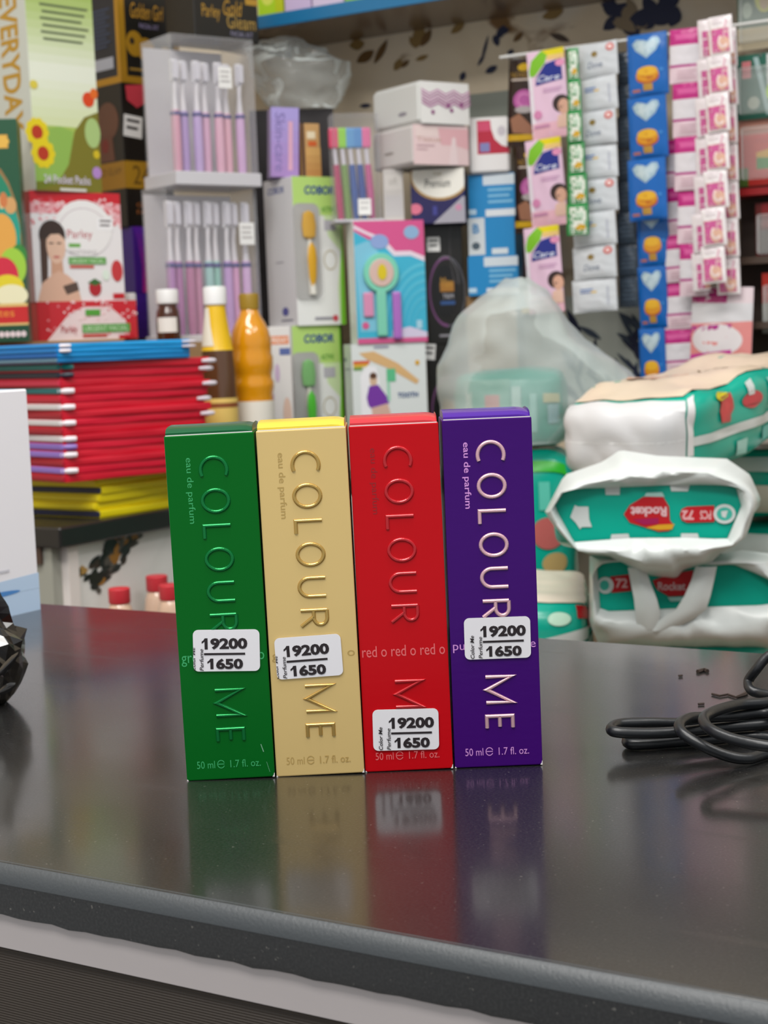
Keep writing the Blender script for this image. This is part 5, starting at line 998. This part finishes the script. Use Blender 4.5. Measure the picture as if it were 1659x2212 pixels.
# low pack at the left of the pile
o, f, r, t, l = pack('teal diaper pack lying low beside the purple perfume carton', 1188, 1385, 1.44, -6, 0.075, 0.16, 0.085, z0=ZB + 0.012, pitch=0.06, seed=7)
p = Print(); p.poly([(0, 0.46), (1, 0.26), (1, 0.40), (0, 0.62)], WHT); p.ell(0.62, 0.17, 0.14, 0.07, M('bfe3cc', 0.3)); p.rect(0.84, 0.02, 1.0, 0.17, RED); p.ell(0.8, 0.52, 0.1, 0.07, M('b8c08a', 0.3)); p.build('printed_panel', o, f, sub=0.1)
p = Print(); p.rect(0, 0.42, 1, 0.68, WHT); p.rect(0.0, 0.08, 0.25, 0.3, RED); p.ell(0.5, 0.25, 0.12, 0.12, M('bfe3cc', 0.3)); p.build('printed_panel', o, r, sub=0.1)
p = Print(); p.rect(0.02, 0.02, 0.98, 0.98, M('d9cdbc', 0.3)); p.poly([(0, 0), (0.3, 0), (0.2, 0.2), (0, 0.3)], M('b8402c', 0.3)); p.build('printed_panel', o, t, sub=0.1)
o, f, r, t, l = pack('small white and teal pack showing its corner above the counter edge', 1215, 1440, 1.22, 10, 0.075, 0.12, 0.045, z0=ZB + 0.0005 + 0.0, seed=8, base='dfe6e4')
p = Print(); p.ell(0.55, 0.5, 0.4, 0.42, M(TEAL, 0.3)); p.poly([(0.6, 0.1), (0.72, 0.1), (0.6, 0.8), (0.5, 0.8)], WHT); p.build('printed_panel', o, t, sub=0.08); p.build('printed_panel', o, f, sub=0.08)

# white-collared packs
def collar(o, outer, inner, to3, lab, depth=0.05, seed=0, mat=None):
    n = 96
    def resample(poly):
        L = [0]
        for i in range(len(poly)): L.append(L[-1] + math.dist(poly[i], poly[(i + 1) % len(poly)]))
        cx = sum(q[0] for q in poly) / len(poly); cy = sum(q[1] for q in poly) / len(poly); out = []
        for k in range(n):                    # ray from the centre
            t = 2 * math.pi * k / n; dx, dy = math.cos(t), math.sin(t); best = 0
            for i in range(len(poly)):
                (ax, ay), (bx, by) = poly[i], poly[(i + 1) % len(poly)]
                den = dx * (by - ay) - dy * (bx - ax)
                if abs(den) < 1e-9: continue
                s_ = ((ax - cx) * (by - ay) - (ay - cy) * (bx - ax)) / den; q_ = ((ax - cx) * dy - (ay - cy) * dx) / den
                if s_ > 0 and -1e-6 <= q_ <= 1 + 1e-6: best = max(best, s_)
            out.append((cx + best * dx, cy + best * dy))
        return out
    I, O = resample(inner), resample(outer); b = MB(); rows = 9; vs = []
    for j in range(rows + 1):
        s_ = j / rows
        for k in range(n):
            x = I[k][0] + (O[k][0] - I[k][0]) * s_; y = I[k][1] + (O[k][1] - I[k][1]) * s_
            e = 0.003 * noise.noise(Vector((k * 0.45 + seed, s_ * 4.0, 5))) * s_ + 0.004 + 0.010 * math.sin(math.pi * min(1, s_ * 1.15)) + 0.006 * noise.noise(Vector((k * 0.16 + seed, s_ * 2.2, 0))) * math.sin(math.pi * min(1, s_ + 0.15)) - depth * max(0, s_ - 0.55) ** 2 * 3
            vs.append(to3(x, y, e))
    fs = [(j * n + k, j * n + (k + 1) % n, (j + 1) * n + (k + 1) % n, (j + 1) * n + k) for j in range(rows) for k in range(n)]
    b.raw(vs, fs, mat or WHT); c = b.build('white_collar', o, smooth=True); c['label'] = lab; return c
Z7 = lambda pts: [(1120 + x / 3.078, 720 + y / 3.078) for x, y in pts]
def front_pack(label, cx, yb, yt, d, th, w, dep, outer, inner, pr_fn, z0=None, seed=0, roll=0.0):
    a = YAW + math.radians(th); h = P(cx, yt, d).z - P(cx, yb, d).z
    o, f, r, t, l = pack(label, cx, yb, d, th, w, dep, h, z0=z0, seed=seed, nexp=6, base='0a9a85')
    bpy.context.view_layer.update(); inv = o.matrix_world.inverted(); n = Vector((-math.sin(a), math.cos(a), 0)); p0 = P(cx, (yt + yb) / 2, d - 0.014)
    to3 = lambda x, y, e: inv @ (PP(x, y, p0, a) - n * e)
    if inner:
        b = MB(); k = len(inner); b.raw([to3(x, y, 0.002) for x, y in inner] + [to3(x, y, -0.03) for x, y in inner], [tuple(range(k))] + [(i, (i + 1) % k, k + (i + 1) % k, k + i) for i in range(k)], M(TEAL, 0.25)); b.build('teal_panel', o)
    p = Print(); pr_fn(p); p.build('printed_panel', o, lambda u, v, e: to3(u, v, e + 0.0025), eps=0.0003)
    return o, to3, (f, r, t, l)
inn = Z7([(240, 1150), (315, 1030), (570, 1025), (1010, 1005), (1440, 1005), (1480, 1145), (1385, 1365), (1080, 1355), (735, 1358), (370, 1385)])
out = Z7([(165, 1215), (300, 960), (560, 870), (680, 790), (930, 830), (1400, 850), (1560, 960), (1640, 1150), (1590, 1200), (1530, 1380), (1370, 1480), (1290, 1560), (1110, 1600), (1060, 1660), (870, 1640), (600, 1510), (470, 1495), (370, 1440), (250, 1330)])
def d2(p):
    tz = lambda pts: Z7(pts)
    p.poly(tz([(575, 1020), (675, 1020), (672, 1072), (580, 1072)]), WHT); p.poly(tz([(1005, 1003), (1140, 1003), (1125, 1048), (1015, 1048)]), WHT); p.poly(tz([(618, 1335), (730, 1330), (740, 1362), (612, 1368)]), WHT); p.poly(tz([(1080, 1328), (1190, 1328), (1200, 1362), (1078, 1362)]), WHT)
    p.poly(tz([(375, 1140), (395, 1150), (465, 1150), (470, 1235), (488, 1285), (420, 1285), (410, 1300), (380, 1255), (345, 1220), (360, 1180)]), WHT)
    p.poly(tz([(700, 1200), (740, 1140), (830, 1085), (960, 1082), (1000, 1150), (1005, 1240), (1030, 1270), (1000, 1310), (930, 1315), (840, 1285), (740, 1255)]), RED); p.poly(tz([(835, 1082), (850, 1058), (955, 1055), (970, 1085)]), M('9fc8c0', 0.3)); p.poly(tz([(845, 1290), (930, 1270), (1035, 1265), (1020, 1300), (930, 1305)]), M('cf9a24', 0.3)); p.poly(tz([(760, 1235), (930, 1225), (930, 1262), (830, 1270)]), M('9c1a50', 0.3))
    A, B = tz([(745, 1150), (985, 1215)]); p.text('Rocket', A[0], A[1], B[0], B[1], M('dcb4b8', 0.3), rot=180, bold=0.04)
    p.poly(tz([(1072, 1200), (1085, 1165), (1120, 1150), (1300, 1142), (1300, 1250), (1120, 1255), (1085, 1240)]), RED); A, B = tz([(1085, 1172), (1165, 1238)]); p.text('72', A[0], A[1], B[0], B[1], M('dba6a8', 0.3), rot=180, bold=0.04); A, B = tz([(1205, 1175), (1280, 1235)]); p.text('PCS', A[0], A[1], B[0], B[1], M('dba6a8', 0.3), rot=180, bold=0.03)
    c = tz([(1368, 1198)])[0]; p.ell(c[0], c[1], 24, 21, WHT); p.ell(c[0], c[1], 17, 14.5, M('3fae9c', 0.3)); p.poly(tz([(1345, 1180), (1390, 1175), (1375, 1225), (1350, 1215)]), WHT)
o2, to3, faces = front_pack('teal diaper pack with a white collar lying across the middle of the pile', 1400, 1186, 1085, 1.365, -8, 0.155, 0.17, out, inn, d2, seed=11)
collar(o2, out, inn, to3, 'loose white plastic collar around the teal end', 0.05, 3)
p = Print(); p.rect(0.03, 0.05, 0.97, 0.95, M('d9d3cc', 0.3)); p.ell(0.85, 0.25, 0.08, 0.1, M('d8c81c', 0.3)); p.ell(0.85, 0.25, 0.05, 0.06, M('5a5a20', 0.3)); p.build('printed_panel', o2, faces[2], sub=0.1)
inn3 = Z7([(520, 1540), (600, 1500), (1300, 1540), (1420, 1530), (1700, 1640), (1700, 1800), (1240, 1815), (950, 1830), (545, 1845)])
out3 = Z7([(470, 1500), (600, 1480), (1300, 1500), (1500, 1470), (1760, 1500), (1800, 1900), (1780, 2130), (900, 2140), (540, 2120), (470, 1960)])
def d3(p):
    tz = lambda pts: Z7(pts)
    p.poly(tz([(610, 1615), (735, 1600), (750, 1710), (620, 1722)]), RED); c = tz([(578, 1672)])[0]; p.ell(c[0], c[1], 18, 18, WHT); p.ell(c[0] - 2, c[1], 10, 11, M('3fae9c', 0.3)); A, B = tz([(645, 1625), (725, 1690)]); p.text('72', A[0], A[1], B[0], B[1], M('dba6a8', 0.3), bold=0.03)
    p.poly(tz([(890, 1640), (1000, 1600), (1160, 1570), (1160, 1640), (1100, 1740), (1000, 1745), (920, 1700)]), RED); A, B = tz([(925, 1650), (1110, 1705)]); p.text('Rocket', A[0], A[1], B[0], B[1], M('d2aaac', 0.3), bold=0.03); p.poly(tz([(990, 1750), (1100, 1748), (1090, 1775), (1010, 1778)]), M('9fc8c0', 0.3))
o3, to3b, faces = front_pack('white and teal diaper pack with straps at the bottom of the pile', 1495, 1400, 1262, 1.395, -8, 0.15, 0.26, out3, inn3, d3, z0=ZB + 0.006, seed=21)
collar(o3, out3, inn3, to3b, 'loose white plastic around the lowest pack', 0.05, 8)
def strap(o, pts, to3, seed):
    b = MB(); n = len(pts); vs = []
    for i, (x0, x1, y, e) in enumerate(pts):
        for k in range(7): u = k / 6; vs.append(to3(1120 + (x0 + (x1 - x0) * u) / 3.078, 720 + y / 3.078, e + 0.003 * math.sin(u * 3.1) + 0.002 * noise.noise(Vector((u * 3 + seed, i * 0.9, 0)))))
    b.raw(vs, [(i * 7 + k, i * 7 + k + 1, i * 7 + k + 8, i * 7 + k + 7) for i in range(n - 1) for k in range(6)], WHT); b.build('carry_strap', o, smooth=True)
strap(o3, [(725, 840, 1540, 0.016), (745, 875, 1640, 0.018), (765, 915, 1740, 0.02), (775, 940, 1840, 0.018), (790, 930, 1950, 0.012)], to3b, 1)
strap(o3, [(1170, 1310, 1530, 0.018), (1140, 1290, 1620, 0.02), (1095, 1265, 1720, 0.022), (1040, 1240, 1810, 0.02), (940, 1160, 1880, 0.016), (860, 1000, 1960, 0.012)], to3b, 5)

# pack lying on top, running back to the right
o, f, r, t, l = pack('teal diaper pack with a white gathered end lying on top of the pile', 1335, 1000, 1.46, -36, 0.135, 0.36, 0.072, pitch=0.09, nexp=7, seed=31, nz=0.008)
p = Print(); p.rect(0.01, 0.02, 0.99, 0.98, M('cdcccd', 0.3)); p.rect(0.02, 0.5, 0.98, 0.515, M('e2e2e2', 0.3)); p.build('printed_panel', o, f, sub=0.1)
p = Print(); p.rect(0, 0.50, 1, 0.62, WHT); p.rect(0, 0, 0.04, 0.75, M('dad8d8', 0.3)); p.poly([(0.2, 0.12), (0.28, 0.08), (0.3, 0.3), (0.26, 0.45), (0.2, 0.42)], M('c8323c', 0.3)); p.ell(0.22, 0.1, 0.05, 0.06, M('d6c81c', 0.3)); p.ell(0.39, 0.26, 0.05, 0.1, M('c03a44', 0.3)); p.poly([(0.36, 0.06), (0.4, 0.04), (0.4, 0.2), (0.37, 0.2)], M('cfd8d6', 0.3)); p.rect(0.5, 0.08, 0.75, 0.36, M('8fd0cc', 0.3)); p.rect(0.28, 0.72, 0.34, 0.9, M('a9dcd2', 0.3)); p.rect(0.45, 0.66, 0.6, 0.84, M('5cbab0', 0.3)); p.build('printed_panel', o, r, sub=0.08)
p = Print(); p.rect(0.04, 0.03, 0.94, 0.97, M('d6c3ab', 0.3)); p.ell(0.3, 0.6, 0.2, 0.12, M('c99a7c', 0.3)); p.ell(0.6, 0.4, 0.2, 0.1, M('e0cdb8', 0.3)); p.build('printed_panel', o, t, sub=0.1)
o, f, r, t, l = pack('beige-topped diaper pack behind the collared one at the right edge', 1705, 1120, 1.66, -30, 0.20, 0.24, 0.07, seed=41)
p = Print(); p.rect(0.03, 0.05, 0.97, 0.95, M('d6cbbd', 0.3)); p.ell(0.1, 0.6, 0.1, 0.1, M('b8343c', 0.3)); p.ell(0.2, 0.8, 0.06, 0.06, M('d8c81c', 0.3)); p.build('printed_panel', o, t, sub=0.1)
p = Print(); p.rect(0, 0.1, 1, 0.3, WHT); p.rect(0.1, 0.5, 0.6, 0.9, M('d6cbbd', 0.3)); p.build('printed_panel', o, f, sub=0.1)

zq = P(1705, 1120, 1.66).z - 0.006
o, f, r, t, l = pack('white and teal diaper pack under the beige-topped one at the right edge', 1712, 1300, 1.67, -30, 0.20, 0.22, zq - ZB - 0.006, z0=ZB + 0.003, seed=51)
p = Print(); p.rect(0.02, 0.08, 0.98, 0.42, WHT); p.rect(0.05, 0.55, 0.4, 0.85, M('8fd0c4', 0.3)); logo(p, 0.65, 0.68, 0.4, 0.4); p.build('printed_panel', o, f, sub=0.1); p.build('printed_panel', o, l, sub=0.1)

# ------------------------------------------------------------------ things on the main counter
wc = PZ(85, 1318, ZC); a = math.radians(90)
wbox = thing('wipes_carton', 'white carton with a pale blue foot at the left end of the counter', 'carton', (-0.805 - 0.05, wc.y + 0.003 - 0.08, ZC), 0)
H = P(70, 840, (wc - CAM).dot(Fh)).z - ZC
b = MB(); b.box(-0.05, 0.05, -0.08, 0.08, 0, H, M('eceaf0', 0.4)); b.build('body', wbox, bevel=0.001)
p = Print(); p.rect(0, 0.86, 1, 1, M('b8cfea', 0.4)); p.poly([(0, 0.86), (0.6, 0.845), (1, 0.83), (1, 0.9), (0, 0.9)], M('b8cfea', 0.4)); p.ell(0.72, 0.895, 0.16, 0.012, M('4a86c8', 0.4)); p.ell(0.5, 0.22, 0.12, 0.03, M('7fa3dc', 0.4)); p.ell(0.5, 0.22, 0.08, 0.018, M('eceaf0', 0.4)); p.rect(0.62, 0.79, 0.82, 0.80, M('c9c9d2', 0.4))
p.build('printed_panel', wbox, lambda u, v, e: (0.05 + e, -0.08 + 0.16 * u, H * (1 - v)))
p = Print(); p.rect(0.02, 0.02, 0.98, 0.98, M('b8d4ee', 0.4)); p.build('printed_panel', wbox, lambda u, v, e: (-0.05 + 0.1 * u, 0.08 - 0.16 * v, H + e))

# black plastic bag
bc = PZ(-30, 1520, ZC); bagm = M('100d0c', 0.16, 0, 0.5)
bag = thing('black_bag', 'crumpled shiny black plastic bag at the left edge of the counter', 'plastic bag', (bc.x, bc.y, ZC), YAW)
dd = (bc - CAM).dot(Fh); k = dd / FPX
ys = [1255, 1290, 1330, 1385, 1440, 1500, 1530]; rr = [18, 34, 50, 92, 82, 62, 34]
def bf(u, v):
    x = v * (len(ys) - 1); i = min(int(x), len(ys) - 2); f = x - i; r = (rr[i] * (1 - f) + rr[i + 1] * f) * k; zz = P(-30, ys[i] * (1 - f) + ys[i + 1] * f, dd).z - ZC
    w = 2 * math.pi * u; q = Vector((math.cos(w) * 2.2, math.sin(w) * 2.2, zz * 38)); e = 0.0055 * noise.noise(q) + 0.004 * abs(noise.noise(q * 2.7)) - 0.002 * abs(noise.noise(q * 4.9))
    e *= math.sin(math.pi * min(1, 0.15 + v * 0.9)) ** 0.5 if v < 0.95 else 0.3
    return ((r + e) * math.cos(w), (r + e) * math.sin(w) * 1.1, max(0, zz + e * 0.6))
b = MB(); b.grid(bf, 26, 20, bagm, wrap=True); b.poly([bf(i / 26, 0) for i in range(26)], bagm); b.poly([bf(i / 26, 1) for i in range(26)][::-1], bagm); b.build('film', bag)
b = MB()
def fold(pts, w):
    b.grid(lambda u, v: tuple(pts[round(v * (len(pts) - 1))] + Vector((0, -0.002 * math.sin(math.pi * u), (u - 0.5) * w * math.sin(math.pi * (0.1 + 0.8 * v))))), 4, len(pts) - 1, bagm)
B2 = lambda px, py, off: bag.matrix_basis.inverted() @ P(px, py, dd - off)
bpy.context.view_layer.update(); inv = bag.matrix_world.inverted()
fold([inv @ P(x, y, dd - 0.034) for x, y in ((-10, 1460), (8, 1446), (26, 1428), (40, 1412))], 0.006); fold([inv @ P(x, y, dd - 0.03) for x, y in ((-8, 1500), (8, 1490), (22, 1484), (34, 1478))], 0.005)
b.build('fold', bag, smooth=True)

# coiled black cord
def cat_rom(pts, n=10):
    out = []
    for i in range(len(pts) - 1):
        p0, p1, p2, p3 = pts[max(i - 1, 0)], pts[i], pts[i + 1], pts[min(i + 2, len(pts) - 1)]
        for j in range(n):
            t = j / n; out.append(0.5 * ((2 * p1) + (p2 - p0) * t + (2 * p0 - 5 * p1 + 4 * p2 - p3) * t * t + (3 * p1 - p0 - 3 * p2 + p3) * t ** 3))
    out.append(pts[-1]); return out
CR = 0.0024
path = [(1700, 1400, .03), (1659, 1418, .026), (1634, 1446, .020), (1617, 1471, .014), (1622, 1490, .011), (1640, 1497, .010), (1680, 1503, .010), (1780, 1510, .010), (1800, 1490, .013), (1740, 1500, .016),
        (1659, 1517, .017), (1600, 1522, .018), (1562, 1530, .019), (1530, 1543, .019), (1520, 1556, .019), (1534, 1575, .018), (1581, 1596, .016), (1659, 1612, .015), (1760, 1616, .014), (1800, 1590, .014), (1740, 1560, .014),
        (1659, 1540, .013), (1580, 1547, .013), (1518, 1549, .014), (1487, 1552, .015), (1468, 1565, .015), (1476, 1585, .013), (1518, 1611, .009), (1568, 1632, .005), (1614, 1639, .003), (1659, 1627, .003), (1760, 1610, .003), (1820, 1580, .004), (1740, 1556, .006),
        (1659, 1564, .008), (1560, 1572, .008), (1467, 1581, .0085), (1400, 1584, .009), (1336, 1582, .010), (1320, 1575, .0105), (1338, 1564, .0105), (1400, 1561, .010), (1467, 1562, .008), (1560, 1556, .006), (1660, 1546, .005), (1780, 1560, .005), (1800, 1590, .0035), (1720, 1600, .003),
        (1620, 1590, .003), (1540, 1597, .003), (1467, 1602, .003), (1400, 1607, .003), (1362, 1607, .003), (1356, 1599, .003), (1385, 1594, .003), (1450, 1592, .003), (1560, 1580, .003), (1700, 1560, .003), (1860, 1540, .003)]
pts = [PZ(x, y, ZC + h) for x, y, h in path]; base = PZ(1560, 1590, ZC)
cord = thing('power_cord', 'coiled black power cord at the right side of the counter', 'cord', base, 0)
b = MB(); b.tube([q - base for q in cat_rom(pts, 10)], CR, 12, M('15171a', 0.36, wear=200)); b.build('cable', cord, smooth=True)

# dry crumbs lying near the cord
for i, (pp, lab) in enumerate([([(1538, 1499), (1555, 1503), (1572, 1500), (1590, 1506), (1606, 1501), (1612, 1497)], 'thin dark curled scrap beside the cord'), ([(1507, 1451), (1514, 1449), (1522, 1447), (1528, 1450)], 'small dark crumb behind the cord'), ([(1466, 1460), (1474, 1459)], 'tiny dark crumb farther left behind the cord'), ([(1508, 1521), (1521, 1520)], 'tiny flat dark crumb in front of the curled scrap')]):
    q = [PZ(x, y, ZC + 0.0007) for x, y in pp]; c = PZ(pp[0][0], pp[0][1], ZC); o = thing('crumb', lab, 'crumb', c, 0, 'crumbs on the counter'); n = len(q)
    b = MB(); b.tube([v - c for v in q], [0.0006 + (0.0005 if i == 0 and j >= n - 2 else 0) + (0.0006 if i == 1 else 0) for j in range(n)], 6, M('2a1c14', 0.8)); b.build('scrap', o)
bpy.context.view_layer.update()
